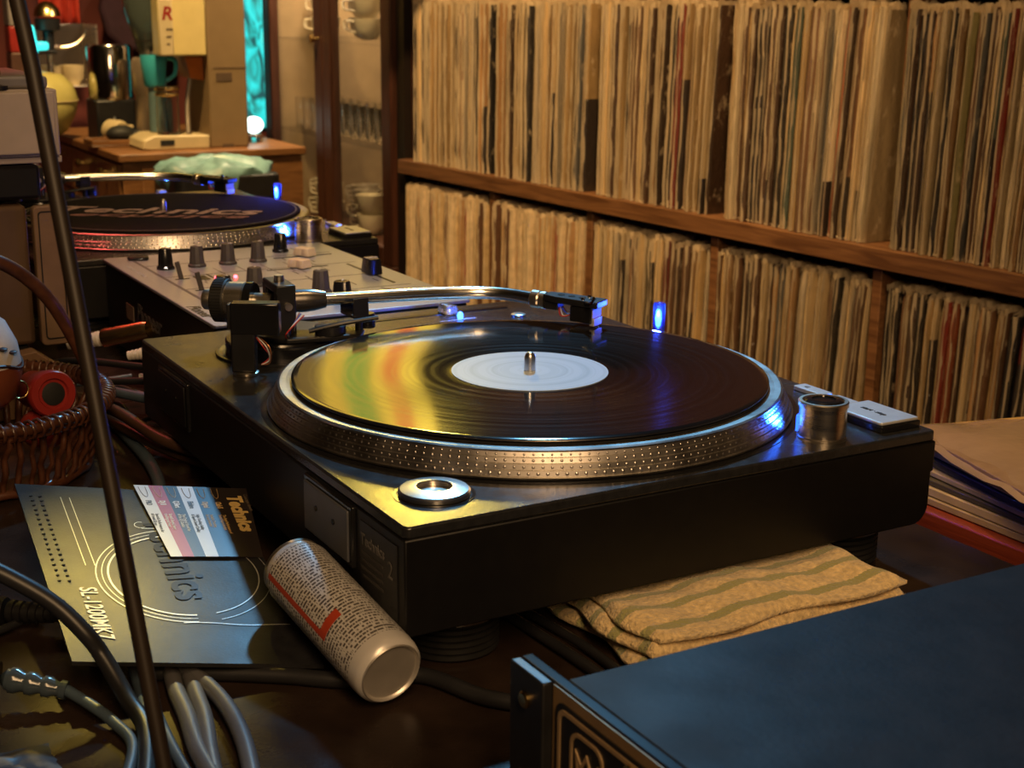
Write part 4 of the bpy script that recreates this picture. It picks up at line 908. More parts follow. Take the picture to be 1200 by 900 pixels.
# left bottom: jack plug and connector
plug((-.1500, .0660, .0095), (-.215, .105, .024), 'black jack plug with shiny clear boot at lower left', .0075, blackg_m, pm('clear_blue_boot', (.05, .07, .09), .12, 0, .1, 60), 4)
cable('cable', [(-.1500, .0660, .0095), (-.1430, .050, .0075), (-.1370, .030, .0060), (-.1350, .005, .0045), (-.1520, -.035, .004)], .0028, cab_blu, 'thin lead leaving the shiny jack plug at lower left')
plug((-.135, .160, .0095), (-.185, .195, .010), 'black ribbed connector at the left edge below the thick cable', .0078, black_m, black_m, 6)
cable('cable', [(-.135, .160, .0095), (-.122, .150, .0080), (-.118, .135, .007), (-.128, .10, .006)], .0040, cab_blk, 'black lead of the ribbed connector at the left edge')
cable('cable', [(-.19, .225, .012), (-.152, .210, .016), (-.138, .190, .010), (-.150, .170, .005), (-.20, .15, .005)], .0024, cab_blk, 'thin black lead looping under the thick cable at left')
# crumpled plastic at bottom left
m = MB(); n_ = 22; vs = []; rnd = random.Random(11)
for i in range(n_+1):
    for j in range(n_+1):
        x, y = -.262+.095*i/n_, -.055+.090*j/n_
        e = min(i, j, n_-i, n_-j)/n_
        vs.append((x+rnd.uniform(-.001, .001), y+rnd.uniform(-.001, .001), .0008+min(1, e*6)*(.002+.005*abs(math.sin(x*60+y*50+.9*math.sin(y*110)))+.003*abs(math.sin(y*150-x*90))+rnd.uniform(0, .0012))))
m.add(vs, [(i*(n_+1)+j, (i+1)*(n_+1)+j, (i+1)*(n_+1)+j+1, i*(n_+1)+j+1) for i in range(n_) for j in range(n_)])
tag(m.build('plastic_bag', pm('dark_plastic_film', (.05, .06, .075), .28, 0, .2, 60), None, smooth=70), 'crumpled dark plastic bag in the bottom left corner', 'bag')

# ================================================================== BASKET WITH TOYS
wick_m = pm('brown_wicker', (.085, .030, .014), .38, 0, .35, 120, .2, coat=.3)
bk = thing('wicker_basket', 'brown wicker basket with an arched handle at the left edge of the table', 'basket', (-.125, .470, 0))
BR = .098
m = MB(); m.lathe([(.0, .001), (BR*.80, .001), (BR*.86, .004), (.0, .004)], 40); m.build('bottom', wick_m, bk)
for k in range(64):
    a = 2*PI*k/64+random.uniform(-.02, .02); w_ = .0022+random.uniform(-.0004, .0006)
    pts = []
    for i in range(6):
        t_ = i/5; rr = BR*(.84+.16*t_)+.0018*(1 if (k+i) % 2 else -1)
        aa = a+random.uniform(-.012, .012)+.02*math.sin(t_*3+k)
        pts.append((rr*math.cos(aa), rr*math.sin(aa), .002+.050*t_))
    MB().tube(spline(pts, 2), w_, 6).build('wicker_strand', wick_m, bk, smooth=70)
for r_, z_, w_ in ((BR*1.01, .053, .0040), (BR*.985, .049, .0030), (BR*.86, .004, .0032)):
    MB().tube([(r_*math.cos(2*PI*i/48), r_*math.sin(2*PI*i/48), z_+.0012*math.sin(i*2.1)) for i in range(48)], w_, 8, closed=True).build('rim_coil', wick_m, bk, smooth=70)
m = MB()
for i in range(96):
    a = 2*PI*i/96; c_ = V(BR*1.005*math.cos(a), BR*1.005*math.sin(a), .052); rad = V(math.cos(a), math.sin(a), 0)
    m.tube([c_+rad*.0062*math.cos(q_)+V(0, 0, 1)*.0062*math.sin(q_)+V(-rad.y, rad.x, 0)*.0012*math.cos(q_) for q_ in [PI*2*k/8 for k in range(8)]], .0013, 5, closed=True)
stuff(m.build('rim_wrap', wick_m, bk, smooth=70))
hp = [(-BR*.98, -.02, .05), (-BR*.95, -.02, .10), (-BR*.55, -.015, .158), (.012, -.012, .160), (BR*.62, -.005, .125), (BR*.98, .0, .050)]
MB().tube(spline(hp, 10), .0050, 12).build('handle', wick_m, bk, smooth=70)
# red torch
redp_m = pm('red_plastic', (.27, .022, .018), .32, 0, .1, 60)
tr = bpy.data.objects.new('pocket_torch', None); C.objects.link(tr); tag(tr, 'red pocket torch with a dark lens and wire ring lying on the basket contents', 'torch')
face = V(-.0745, .410, .0655); dirn = V(.14, -.92, .12).normalized()
tr.matrix_world = Matrix.Translation(face-dirn*.040) @ dirn.to_track_quat('Z', 'Y').to_matrix().to_4x4()
MB().lathe([(.0, 0), (.0125, 0), (.0135, .001), (.0135, .018), (.0155, .024), (.0165, .033), (.0165, .0385), (.0155, .040), (.0110, .0402), (.0100, .0385), (.0, .0380)], 40).build('barrel', redp_m, tr, smooth=35)
MB().lathe([(.0, .0381), (.0078, .0381), (.0082, .0392), (.0, .0408)], 28).build('lens', rubber_m, tr)
MB().tube([(-.0220+.006*math.cos(2*PI*i/20), .006+.006*math.sin(2*PI*i/20), .036) for i in range(20)], .0007, 6, closed=True).build('wire_ring', brassy_m, tr, smooth=70)
tag(MB().ball((0, 0, 0), .0180, .0165, .0150, 24, 14).build('red_ball', redp_m, None, loc=(-.0790, .4270, .0370), smooth=80), 'red rounded toy partly sunk in the basket below the torch', 'toy')
tag(MB().ball((0, 0, 0), .030, .030, .024, 24, 14).build('black_pouch', rubber_m, None, loc=(-.128, .500, .030), smooth=80), 'black soft pouch lying in the basket left of the torch', 'pouch')
gd = thing('painted_gourd', 'painted gourd with pale top and brown base at the left edge in the basket', 'gourd', (-.1270, .4230, .0545), 0)
gm = pm('brown_gourd', (.20, .055, .025), .35, 0, .2, 30)
MB().lathe([(.0, 0), (.018, .002), (.030, .012), (.0345, .028), (.0345, .036)], 36).build('lower_half', gm, gd, smooth=80)
MB().lathe([(.0345, .036), (.0325, .050), (.026, .064), (.015, .073), (.0, .076)], 36).build('upper_half', pm('chalky_white_paint', (.55, .52, .50), .55, 0, .25, 40), gd, smooth=80)
MB().tube(spline([(.0347*math.cos(a), .0347*math.sin(a), .036+.003*math.sin(4*a)) for a in [2*PI*i/32 for i in range(32)]], 2, True), .0011, 5, closed=True).build('painted_band', pm('dark_paint', (.03, .012, .01), .5), gd)
for a, z_ in ((-1.0, .050), (-.7, .046), (-1.3, .054)):
    MB().ball((.0325*math.cos(a), .0325*math.sin(a), z_), .004, .004, .0012, 10, 6).build('painted_mark', MATS['dark_paint'], gd)

# ================================================================== BOXES AT LEFT
beige_m = pm('brown_beige_box', (.20, .125, .075), .6, 0, .12, 40, .08, 400)
ub = thing('power_strip_box', 'low black box under the beige speaker cabinet', 'box', (-.15, .60, 0))
MB().box(-.12, .100, .008, .17, .0005, .056).build('case', body_m, ub, .002)
spk = thing('speaker_cabinet', 'beige speaker cabinet behind the basket with a lighter front strip', 'speaker', (-.15, .60, .0565))
MB().box(-.13, .105, .004, .175, .0005, .1150).build('cabinet', pm('dark_beige_side', (.11, .065, .038), .55, 0, .12, 40, .08, 400), spk, .004)
MB().prism(rrect(.108-.0005, .132, .001, .1150, .004, 4), -.004, .006, frame_of(V(0, 0, 0), (1, 0, 0), (0, 0, 1))).build('front_strip', beige_m, spk, .001)
MB().lathe([(.0, 0), (.0055, 0), (.0055, .002), (.0045, .003), (.0, .003)], 20, T(.131, -.001, .062) @ Matrix.Rotation(PI/2, 4, 'X')).build('notch', black_m, spk)
MB().add(*ring_poly(rrect(.1110, .1295, .006, .1110, .003, 4), rrect(.1120, .1285, .007, .1100, .0025, 4), .0061, .0066), frame_of(V(0, 0, 0), (1, 0, 0), (0, 0, 1))).build('groove', black_m, spk)
blk = thing('amplifier_unit', 'black unit with rounded feet between the beige speaker and the pale box', 'amplifier', (-.15, .60, .172))
MB().box(-.12, .118, .006, .17, .004, .031).build('case', body_m, blk, .003)
for x in (-.09, .095):
    for y in (.03, .14): MB().cyl((x, y, .0003), (x, y, .0042), .012).build('foot', rubber_m, blk)
pale_m = pm('pale_beige_metal', (.40, .34, .29), .45, 0, .06, 60, .03)
pb = thing('pale_equipment_box', 'pale beige equipment box with a black dial on top at left edge', 'equipment', (-.15, .60, .2035))
MB().box(-.12, .1370, .010, .17, .0005, .006).build('base', pale_m, pb, .001)
MB().box(-.12, .1355, .006, .17, .0062, .0590).build('case', pale_m, pb, .0015)
MB().box(-.12, .1320, .002, .0058, .0085, .0570).build('front_panel', pm('pale_panel', (.46, .39, .33), .42, 0, .05, 60), pb, .0012)
MB().box(-.12, .1310, .014, .165, .0591, .0690).build('upper_deck', pm('grey_deck', (.30, .29, .30), .3, .4, .08, 60), pb, .003)
MB().lathe([(.0, .0691), (.0155, .0691), (.0155, .072), (.0135, .073), (.0130, .0870), (.0115, .0885), (.0, .0885)], 36, T(.085, .045, 0), fn=lambda a: 1+.012*math.cos(20*a)).build('dial', blackg_m, pb, smooth=30)
MB().lathe([(.0, .0592), (.006, .0592), (.006, .062), (.0, .063)], 20, T(.093, .010, 0)).build('button', black_m, pb)
cw_ = thing('carton_wedge', 'small brown cardboard carton corner beside the basket handle', 'carton', (-.060, .585, .0))
MB().prism([(-.03, 0), (.030, 0), (.030, .040), (.010, .055), (-.03, .050)], -.018, .0, frame_of(V(0, 0, .0005), (1, 0, 0), (0, 0, 1))).build('carton_body', pm('brown_card', (.18, .10, .05), .7, 0, .12, 40), cw_, .001)
MB().box(-.03, .031, -.0015, .0185, .0402, .0415).build('carton_flap', pm('brown_card', (.18, .10, .05)), cw_)

# ================================================================== BACKGROUND: counter, grinder, bar things
ct = thing('bar_counter', 'wooden bar counter with drawers carrying the coffee grinder', 'counter')
MB().box(.548, .985, 2.580, 3.30, -.018, 0).build('worktop', counter_m, ct, .003)
MB().box(.560, .980, 2.595, 3.29, -.79, -.018).build('carcass', counter_m, ct, .002)
for y0, y1 in ((2.605, 2.80), (2.805, 3.02), (3.025, 3.27)):
    for z0, z1 in ((-.125, -.024), (-.30, -.13)):
        d_ = MB().box(.553, .5605, y0, y1, z0, z1).build('drawer', counter_m, ct, .002)
        MB().lathe_dir((.5530, (y0+y1)/2, z0+.075), (.54, (y0+y1)/2, z0+.075), [(.0, 0), (.004, 0), (.004, .008), (.010, .012), (.011, .018), (.006, .022), (.0, .023)], 16).build('knob', brassy_m, d_)
MB().box(.600, .978, 2.587, 2.5955, -.76, -.03).build('end_panel', counter_m, ct, .002)
cream_m = pm('cream_enamel', (.52, .42, .24), .38, 0, .05, 30)
shaded_cream_m = pm('shaded_cream_enamel', (.20, .135, .07), .42, 0, .05, 30)  # unlit side of the cream grinder, its shade put into the colour
# grinder: profile in x-z extruded along y
gr = thing('coffee_grinder', 'tall cream coffee grinder with a spout bay and stepped base on the counter', 'coffee grinder', (0, 2.64, 0))
XZ = frame_of(V(0, 0, 0), (1, 0, 0), (0, 0, 1))
MB().prism([(.775, .0), (.868, .0), (.868, .62), (.778, .62), (.778, .100)], -.16, 0, XZ).build('column', shaded_cream_m, gr, .004)
MB().prism([(.6180, .003), (.640, .0), (.7745, .0), (.7745, .030), (.648, .032), (.6240, .022)], -.14, 0, XZ).build('base', cream_m, gr, .003)
MB().prism([(.668, .206), (.777, .206), (.777, .62), (.668, .62)], -.05, 0, XZ).build('head', pm('yellow_lit_cream_enamel', (.60, .48, .20), .4, 0, .05, 30), gr, .004)  # lit side of the cream grinder, the yellow light put into its colour
MB().prism([(.7460, .155), (.777, .150), (.777, .205), (.7330, .205)], -.12, -.03, XZ).build('chute', pm('amber_plastic', (.42, .11, .02), .25, 0, .1, 40, coat=.4), gr, .002)
MB().box(.668, .700, -.006, -.0003, .207, .330).build('side_rail', cream_m, gr, .003)
MB().box(.6600, .6920, -.0015, -.0002, .010, .022, None).build('display', black_m, gr)
MB().box(.795, .832, -.0015, .001, .150, .168).build('vent_slot', pm('dark_recess', (.08, .05, .03), .6), gr)
MB().box(.790, .868, -.0012, .0005, .1785, .180).build('seam', MATS['dark_recess'], gr)
MB().box(.805, .830, -.0015, .0005, .0, .009).build('foot_notch', MATS['dark_recess'], gr)
MB().tube(spline([(.735, .03, .032), (.742, .05, .10), (.752, .05, .16)], 5), .006, 8).build('grounds_pipe', pm('dull_steel', (.35, .30, .25), .4, .8), gr)
text('lettering', 'R', .040, frame_of(V(.674, -.0063, .285), (1, 0, 0), (0, 0, 1)), redp_m, gr, .0002, .2, .001)
for k in range(3): MB().box(.684, .699-.004*k, -.0066, -.0061, .262-.016*k, .266-.016*k).build('print_line', MATS['dark_recess'], gr)
cup = thing('measuring_glass', 'clear glass cylinder standing in the bay of the coffee grinder', 'glass', (.690, 2.673, .0325))
MB().lathe([(.0, .0), (.024, .0), (.026, .004), (.025, .095), (.028, .104), (.026, .106), (.0235, .094), (.0240, .006), (.0, .005)], 28).build('glass_wall', glass_m, cup)
for z_ in (.085, .097): MB().lathe([(.0252, z_), (.0275, z_+.002), (.0275, z_+.005), (.0252, z_+.007)], 28, closed=True).build('metal_band', brassy_m, cup)
# cyan mug hanging in bay, kettle etc.
cy_m = pm('cyan_plastic', (.05, .42, .52), .35, 0, .1, 30)
jg = thing('cyan_jug', 'turquoise plastic jug standing under the grinder head', 'jug', (.682, 2.738, .0325))
MB().lathe([(.0, .102), (.020, .102), (.024, .108), (.030, .160), (.030, .172), (.027, .172), (.021, .112), (.0, .108)], 24).build('jug_body', cy_m, jg)
MB().tube(spline([(.028, -.01, .165), (.046, -.014, .160), (.044, -.012, .130), (.024, -.008, .115)], 6), .005, 8).build('jug_handle', cy_m, jg)
MB().cyl((0, 0, .0005), (0, 0, .1015), .016).build('jug_stem', pm('jug_stand', (.10, .16, .17), .4), jg)
hp_ = thing('hopper_grinder', 'small grinder with a smoked glass hopper left of the cream grinder', 'coffee grinder', (.705, 2.862, 0))
MB().lathe([(.0, .0), (.050, .0), (.050, .01), (.036, .016), (.034, .110), (.040, .120), (.040, .185), (.034, .195), (.0, .195)], 28).build('body', pm('tan_grey_metal', (.34, .27, .20), .35, .6, .1, 40), hp_)
MB().lathe([(.012, .196), (.020, .205), (.050, .30), (.056, .38), (.054, .38), (.048, .302), (.018, .21), (.010, .20)], 28, closed=True).build('hopper', pm('smoked_glass', (.20, .24, .22), .08, 0, .05, 20, trans=.7), hp_)
MB().lathe([(.0, .197), (.016, .206), (.030, .235), (.0, .238)], 24).build('coffee_beans', pm('coffee_brown', (.035, .016, .008), .5, 0, .4, 90, .4), hp_)
MB().cyl((.0, -.03, .205), (.075, -.06, .200), .004).build('adjust_lever', black_m, hp_)
kt = thing('steel_canister', 'shiny steel canister reflecting cyan light against the red wall', 'canister', (.640, 2.96, 0))
MB().lathe([(.0, .095), (.052, .095), (.054, .100), (.054, .215), (.050, .222), (.0, .224)], 36).build('canister_body', pm('mirror_steel', (.70, .66, .60), .14, 1, .06, 20), kt)
MB().box(-.05, .05, -.05, .05, .0005, .0945).build('canister_stand', black_m, kt, .004)
mg = thing('cream_mug', 'cream mug with dark mouth lying on its side on the counter', 'mug', (.612, 2.880, .027), .3)
MB().lathe([(.0, .05), (.020, .05), (.026, .040), (.026, .002), (.024, .0), (.0225, .002), (.0225, .038), (.0, .040)], 28, Matrix.Rotation(PI/2, 4, 'X')).build('mug_body', cream_m, mg)
MB().tube(spline([(.024, -.008, .004), (.040, -.012, .008), (.040, -.030, .008), (.024, -.036, .004)], 6), .004, 8).build('mug_handle', cream_m, mg)
MB().cyl((-.030, -.04, -.020), (.020, .01, .028), .003).build('spoon', steel_m, mg)
ty = thing('wooden_tray', 'small wooden tray holding a black cloth on the counter', 'tray', (.600, 2.79, 0))
MB().box(-.065, .075, -.04, .04, .0005, .005).build('tray_base', counter_m, ty, .002)
for y in (-.04, .036): MB().box(-.065, .075, y, y+.004, .0052, .016).build('tray_side', counter_m, ty, .001)
for x in (-.065, .071): MB().box(x, x+.004, -.0355, .0355, .0052, .016).build('tray_side', counter_m, ty, .001)
m = MB(); m.ball((0, 0, 0), .036, .028, .020, 18, 10); m.ball((.030, -.004, -.004), .025, .02, .014, 16, 8)
tag(m.build('black_cloth', rubber_m, None, loc=(.612, 2.785, .0265), smooth=80), 'black rag bundled in the small wooden tray', 'cloth')
bw = thing('yellow_bowl', 'large glossy pale yellow bowl standing upright on the counter at left', 'bowl', (.490, 3.0, 0))
MB().lathe([(.0, .006), (.020, .0005), (.024, .004), (.050, .022), (.072, .062), (.078, .095), (.068, .128), (.045, .152), (.0, .160)], 40).build('bowl_body', pm('lime_cream_glaze', (.50, .45, .16), .25, 0, .05, 20), bw, smooth=60)
MB().tube([(.0782*math.cos(2*PI*i/40), .0782*math.sin(2*PI*i/40), .092) for i in range(40)], .0015, 6, closed=True).build('lid_seam', cream_m, bw)
MB().box(-.06, .09, -.02, .26, -.19, -.0005) 
# rack on the back wall with cups
rk = thing('wall_rack', 'square metal rack with mirror back on the red wall holding cups', 'rack', (0, 3.34, 0))
MB().box(.545, .700, .100, .108, .108, .262).build('rack_back', pm('dim_mirror', (.16, .13, .12), .2, .7, .15, 12), rk, .003)
MB().box(.545, .700, -.04, .100, .104, .1078).build('rack_shelf', steel_m, rk, .001)
for x in (.545, .697): MB().box(x, x+.004, -.04, .100, .108, .262).build('rack_side', steel_m, rk)
MB().tube(spline([(.55, -.04, .215), (.60, -.045, .205), (.64, -.05, .212), (.665, -.05, .235), (.668, -.05, .250)], 6), .005, 8).build('rack_rail', steel_m, rk)
for i, x in enumerate((.582, .640)):
    c_ = thing('tea_cup', ('left' if i == 0 else 'right')+' of two cream cups upturned on the wall rack', 'cup', (x, 3.335, .1082), 0, 'cups on the wall rack')
    MB().lathe([(.0, .0), (.016, .0), (.018, .006), (.027, .020), (.030, .050), (.028, .050), (.025, .022), (.0, .010)], 24).build('cup_body', cream_m, c_)
    MB().tube(spline([(-.028, 0, .042), (-.042, 0, .040), (-.040, 0, .022), (-.026, 0, .020)], 5), .003, 8).build('cup_handle', cream_m, c_)
# red cloth, red wall shelf things
m = MB(); vs = []; n_ = 18
for i in range(n_+1):
    for j in range(9):
        x = .600+.105*i/n_; z_ = .60-.355*j/8
        vs.append((x, 3.50+.010*math.sin(i*1.3)+.004*math.sin(j+i*.5), z_+.004*math.sin(i*.9)*(j == 8)))
m.add(vs, [(i*9+j, (i+1)*9+j, (i+1)*9+j+1, i*9+j+1) for i in range(n_) for j in range(8)])
o = m.build('hanging_cloth', pm('red_cotton', (.42, .035, .018), .9, 0, .15, 60), None, smooth=70)
so = o.modifiers.new('thick', 'SOLIDIFY'); so.thickness = .003
tag(o, 'red cloth hanging in folds on the back wall', 'cloth')
dk = thing('hanging_apron', 'dark violet apron hanging on the red wall behind the hopper', 'apron', (0, 3.60, 0))
m = MB(); prof_ = [(.855, .62), (.850, .40), (.80, .36), (.785, .30), (.800, .23), (.84, .19), (.93, .17), (.99, .20), (.99, .62)]
m.prism([(a, b_) for a, b_ in prof_], -.02, .02, XZ); m.build('apron_body', pm('dark_violet_cloth', (.050, .020, .035), .8, 0, .2, 30), dk, .012)
MB().tube(spline([(.87, -.02, .62), (.90, -.03, .75), (.95, -.02, .62)], 6), .006, 8).build('apron_strap', MATS['dark_violet_cloth'], dk)
ls = thing('brass_lamp', 'small brass topped bar lamp on the back shelf behind the rod', 'lamp', (.565, 3.25, 0))
MB().lathe([(.0, .20), (.014, .20), (.014, .245), (.030, .250), (.032, .278), (.0, .280)], 24).build('lamp_neck', black_m, ls)
MB().lathe([(.0, .281), (.034, .283), (.030, .300), (.016, .316), (.0, .322)], 24).build('lamp_cap', brassy_m, ls)
MB().cyl((0, 0, .0005), (0, 0, .1998), .008).build('lamp_stem', steel_m, ls)
cg = thing('cyan_display', 'small glowing cyan display on a black stand behind the rod', 'display', (.508, 3.20, 0))
MB().box(-.03, .06, -.02, .02, .192, .202).build('display_stand', black_m, cg, .002)
MB().box(-.008, .010, -.02, .02, .2022, .262).box(.010, .042, -.02, .02, .2022, .222).build('display_panel', pm('cyan_glow', (.02, .3, .3), .4, 0, 0, 10, emit=(.05, .85, .80), estr=1.4), cg, .006)
MB().cyl((.0, 0, .0005), (0, 0, .1918), .010).build('display_post', black_m, cg)
rbx = thing('red_tin', 'red and grey tins on the back counter at the far left edge', 'tin', (.455, 3.10, 0))
MB().box(-.02, .035, -.03, .03, .0005, .20).build('tin_lower', pm('dark_tin', (.10, .05, .04), .4, .3), rbx, .003)
MB().box(-.02, .028, -.03, .03, .2005, .262).build('tin_upper', redp_m, rbx, .003)
MB().box(-.02, .02, -.03, .03, .2625, .40).build('tin_top', pm('grey_tin', (.30, .27, .27), .4, .4), rbx, .003)
# crystal light and cyan screen
cs = thing('cyan_screen', 'tall glowing cyan picture panel between grinder and glass cabinet', 'screen', (0, 2.97, 0))
cyan_m = pm('cyan_picture', (.02, .05, .05), .5, 0, 0, 10)
nt, b, N, L = nodes_of(cyan_m)
tc = N('ShaderNodeTexCoord'); mp = N('ShaderNodeMapping'); mp.inputs['Scale'].default_value = (1.0, 1, .55); L(tc.outputs['Object'], mp.inputs[0])
n9 = N('ShaderNodeTexNoise'); n9.inputs['Scale'].default_value = 22; n9.inputs['Detail'].default_value = 2; n9.inputs['Distortion'].default_value = 1.5; L(mp.outputs[0], n9.inputs['Vector'])
cr = N('ShaderNodeValToRGB'); e = cr.color_ramp.elements
e[0].position = .36; e[0].color = (.02, .10, .10, 1); e[1].position = .60; e[1].color = (.04, .90, .88, 1)
q_ = cr.color_ramp.elements.new(.45); q_.color = (.03, .40, .36, 1); q_ = cr.color_ramp.elements.new(.70); q_.color = (.10, .9, .8, 1)
L(n9.outputs['Fac'], cr.inputs[0]); L(cr.outputs[0], b.inputs['Emission Color']); b.inputs['Emission Strength'].default_value = 1.0
MB().box(.955, 1.045, 0, .012, .012, .80).build('picture', cyan_m, cs)
MB().box(.945, 1.055, .0125, .04, .0005, .81).build('casing', black_m, cs, .003)
cl = thing('crystal_lamp', 'bright white crystal tumbler lamp at the foot of the cyan panel', 'lamp', (.918, 2.745, 0))
MB().lathe([(.0, .0), (.018, .0), (.022, .006), (.022, .014), (.016, .02), (.0, .02)], 24, fn=lambda a: 1+.06*math.cos(10*a)).build('glass_foot', glass_m, cl)
MB().ball((0, 0, .040), .023, .023, .020, 20, 12).build('globe', pm('white_glow', (.8, .9, .9), .4, 0, 0, 10, emit=(.75, 1.0, .95), estr=3.0), cl, smooth=80)
bn = thing('lidded_bin', 'dark bin with a teal plastic liner in front of the bar counter', 'bin', (.715, 2.44, 0))
MB().prism(rrect(-.11, .12, -.09, .09, .02, 4), -.79, -.030).build('bin_body', black_m, bn, .003)
m = MB(); n_ = 40; vs = []
for k, (rr, z_) in enumerate(((.98, -.060), (1.06, -.032), (1.04, -.018), (.80, -.008), (.45, -.004), (.0, -.002))):
    for i in range(n_):
        a = 2*PI*i/n_; w_ = 1+.05*math.sin(7*a+k)+.03*math.sin(13*a+2*k)
        vs.append((.118*rr*math.cos(a)*w_, .090*rr*math.sin(a)*w_, z_+.008*math.sin(5*a+k)+.004*math.sin(11*a)))
m.add(vs, [(k*n_+i, k*n_+(i+1) % n_, (k+1)*n_+(i+1) % n_, (k+1)*n_+i) for k in range(5) for i in range(n_)])
m.build('liner_bag', pm('teal_film', (.16, .30, .30), .35, 0, .25, 40), bn, smooth=70)

# ---- glass cabinet
gc = thing('glass_cabinet', 'mahogany china cabinet with two glass doors left of the record shelf', 'cabinet')
CX0, CX1, CY0, CY1 = 1.0, 1.36, 2.152, 2.885
MB().box(CX0+.025, CX1, CY0, CY0+.02, -.8, .90).build('side_panel', cab_m, gc, .002)
MB().box(CX0+.025, CX1, CY1-.02, CY1, -.8, .90).build('side_panel', cab_m, gc, .002)
MB().box(CX1-.015, CX1, CY0+.02, CY1-.02, -.8, .90).build('back_panel', pm('pale_cabinet_back', (.26, .19, .11), .5, 0, .1, 20), gc)
MB().box(CX0+.0255, CX1-.0155, CY0+.0205, CY1-.0205, -.215, -.198).build('floor_board', cab_m, gc)
MB().box(CX0, CX1, CY0, CY1, -.8, -.2155).build('base_cupboard', cab_m, gc, .002)
MB().box(CX0-.004, CX1, CY0-.004, CY1, .9, .93).build('cornice', cab_m, gc, .003)
for y0 in (CY0+.0205, CY1-.0235): MB().box(CX0+.03, CX1-.016, y0, y0+.003, -.197, .86).build('lining', MATS['pale_cabinet_back'], gc)
for z_ in (.236, .018): MB().box(CX0+.030, CX1-.016, CY0+.0237, CY1-.0237, z_, z_+.006).build('glass_shelf', pane_m, gc)
ym = 2.512
for y0, y1 in ((CY0, ym-.001), (ym+.001, CY1)):
    d_ = MB().box(CX0, CX0+.024, y0, y0+.045, -.2150, .90).box(CX0, CX0+.024, y1-.045, y1, -.2150, .90).box(CX0, CX0+.024, y0+.045, y1-.045, -.2150, -.178).box(CX0, CX0+.024, y0+.045, y1-.045, .86, .90).build('door', cab_m, gc, .003)
    MB().box(CX0+.011, CX0+.014, y0+.040, y1-.040, -.18, .865).build('pane', pane_m, d_)
MB().lathe_dir((CX0-.0005, ym+.022, .245), (CX0-.03, ym+.022, .245), [(.0, 0), (.004, 0), (.004, .008), (.009, .012), (.009, .018), (.0, .021)], 16).build('door_knob', brassy_m, gc)
light('cabinet_fill', 'AREA', (CX0+.10, (CY0+CY1)/2, .86), 20, (1.0, .72, .42), (CX0+.16, (CY0+CY1)/2, 0), .25)  # unseen lamp added to brighten the cabinet interior
china_m = pm('glazed_china', (.62, .56, .42), .18, 0, .05, 30)
def china_cup(x, y, z_, tilt, az, label, s_=1.0):
    o = bpy.data.objects.new('china_cup', None); C.objects.link(o); tag(o, label, 'cup', 'china cups in the glass cabinet')
    o.matrix_world = T(x, y, z_) @ rotz(az) @ Matrix.Rotation(tilt, 4, 'Y') @ Matrix.Scale(s_, 4)
    MB().lathe([(.0, .0), (.020, .0), (.024, .004), (.036, .022), (.042, .055), (.0405, .055), (.034, .024), (.0, .008)], 28).build('cup_body', china_m, o)
    MB().tube(spline([(.040, 0, .046), (.060, 0, .046), (.060, 0, .024), (.034, 0, .018)], 6), .0026, 8).build('cup_handle', china_m, o)
k = 0
POS = ['nearest the right stile', 'second from the right stile', 'third from the right stile', 'fourth from the right stile', 'beside the centre stile', 'just left of the centre stile', 'second left of the centre stile', 'nearest the left stile']
for lv, (z_, nm) in enumerate(((-.196, 'bottom of the cabinet'), (.2435, 'upper glass shelf'))):
    for i in range(8):
        y = 2.226+.0825*i
        china_cup(1.10+.03*(i % 3), y, z_+.001, 0, 2.15+.08*(i % 4), f'lower cup of two stacked, {nm}, {POS[i]}', .84)
        china_cup(1.10+.03*(i % 3)-.002, y, z_+.0475, 0, 2.4-.08*(i % 4), f'upper cup of two stacked, {nm}, {POS[i]}', .82)
k = 0
for i in range(13):
    y = 2.245+.0475*i
    for r_ in range(2):
        o = thing('tumbler', f'clear glass tumbler on the lower glass shelf, {"front" if r_ == 0 else "back"} row, {ordinal(i+1)} from the right', 'glass', (1.075+.07*r_, y+.015*r_, .0245), 0, 'glasses in the cabinet')
        if k == 0:
            gm_ = MB().lathe([(.0, .0), (.017, .0), (.019, .003), (.0215, .075), (.0200, .075), (.0175, .008), (.0, .007)], 18).mesh('tumbler_wall', glass_m); k = 1
        w_ = bpy.data.objects.new('tumbler_wall', gm_); C.objects.link(w_); w_.parent = o
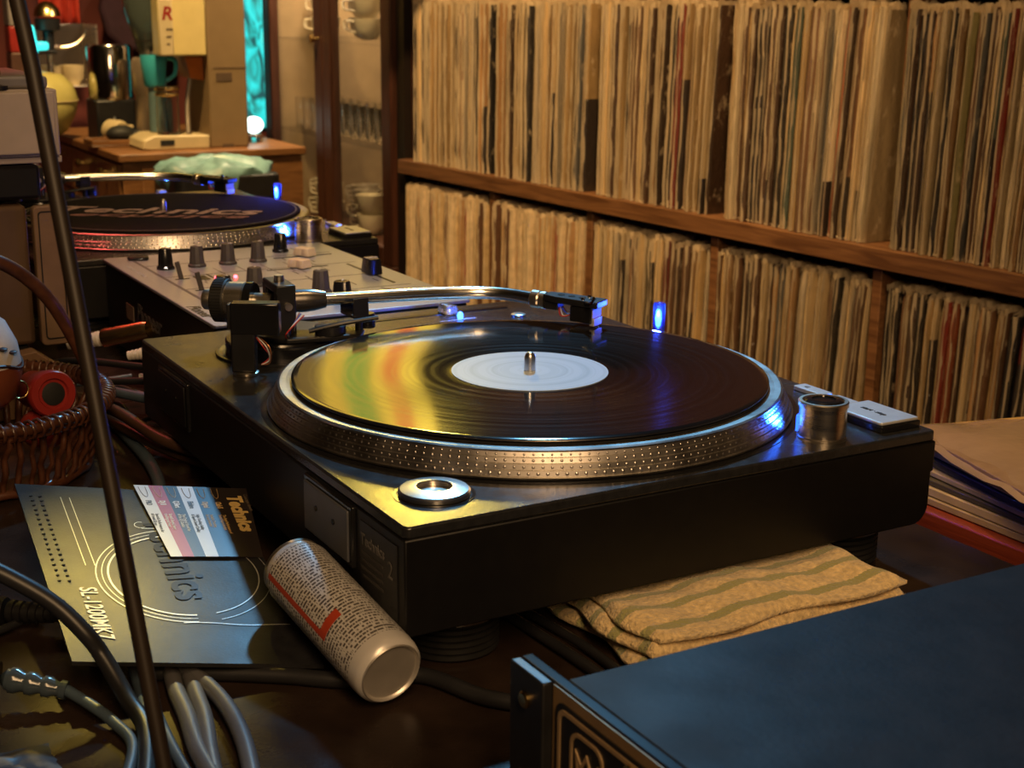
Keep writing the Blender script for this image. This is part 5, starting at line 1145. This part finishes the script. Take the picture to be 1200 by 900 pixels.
# ---- unseen glowing sign added to give the record its yellow reflection
sg = thing('added_sign', 'unseen glowing yellow sign with red and green shapes, added for the record reflection', 'sign', (.70, 1.98, .76), math.radians(-22))
MB().box(-.37, .315, .0, .06, -.275, .275).build('sign_box', black_m, sg, .01)
ym_ = pm('yellow_backlit', (.3, .2, .03), .5, 0, 0, 10)
nt, b, N, L = nodes_of(ym_)
tc = N('ShaderNodeTexCoord'); mp = N('ShaderNodeMapping'); mp.inputs['Scale'].default_value = (14, 1, 2.2); L(tc.outputs['Object'], mp.inputs[0])
n9 = N('ShaderNodeTexNoise'); n9.inputs['Scale'].default_value = 1.6; n9.inputs['Detail'].default_value = 4; n9.inputs['Distortion'].default_value = .4; L(mp.outputs[0], n9.inputs['Vector'])
cr = N('ShaderNodeValToRGB'); e = cr.color_ramp.elements
e[0].position = .36; e[0].color = (.30, .17, .02, 1); e[1].position = .58; e[1].color = (1.0, .72, .07, 1)
L(n9.outputs['Fac'], cr.inputs[0]); L(cr.outputs[0], b.inputs['Emission Color']); b.inputs['Emission Strength'].default_value = 2.0
MB().box(-.355, .300, -.004, -.0005, -.26, .26).build('sign_face', ym_, sg)
gr_ = pm('green_backlit', (.1, .3, .05), .5, 0, 0, 10, emit=(.22, .36, .05), estr=1.3)
rd_ = pm('red_backlit', (.4, .06, .02), .5, 0, 0, 10, emit=(.9, .18, .05), estr=1.2)
MB().prism([(.135, -.22), (.190, -.23), (.200, -.12), (.150, -.09)], .0042, .0062, XZ).build('green_shape', gr_, sg)
MB().prism([(.150, -.085), (.200, -.115), (.205, -.02), (.160, .0)], .0042, .0062, XZ).build('red_shape', rd_, sg)
MB().prism([(.222, -.22), (.258, -.23), (.262, -.08), (.228, -.04)], .0042, .0062, XZ).build('red_shape', rd_, sg)
MB().prism([(-.355, -.26), (.085, -.26), (.105, -.10), (.06, .02), (-.355, .02)], .0042, .0062, XZ).build('dark_shape', pm('dim_backlit', (.1, .08, .02), .5, 0, 0, 10, emit=(.20, .13, .03), estr=1.0), sg)
for x in (-.33, .28): MB().tube([(x, .03, .275), (x, .03, 1.535)], .004, 6).build('hanging_wire', black_m, sg)
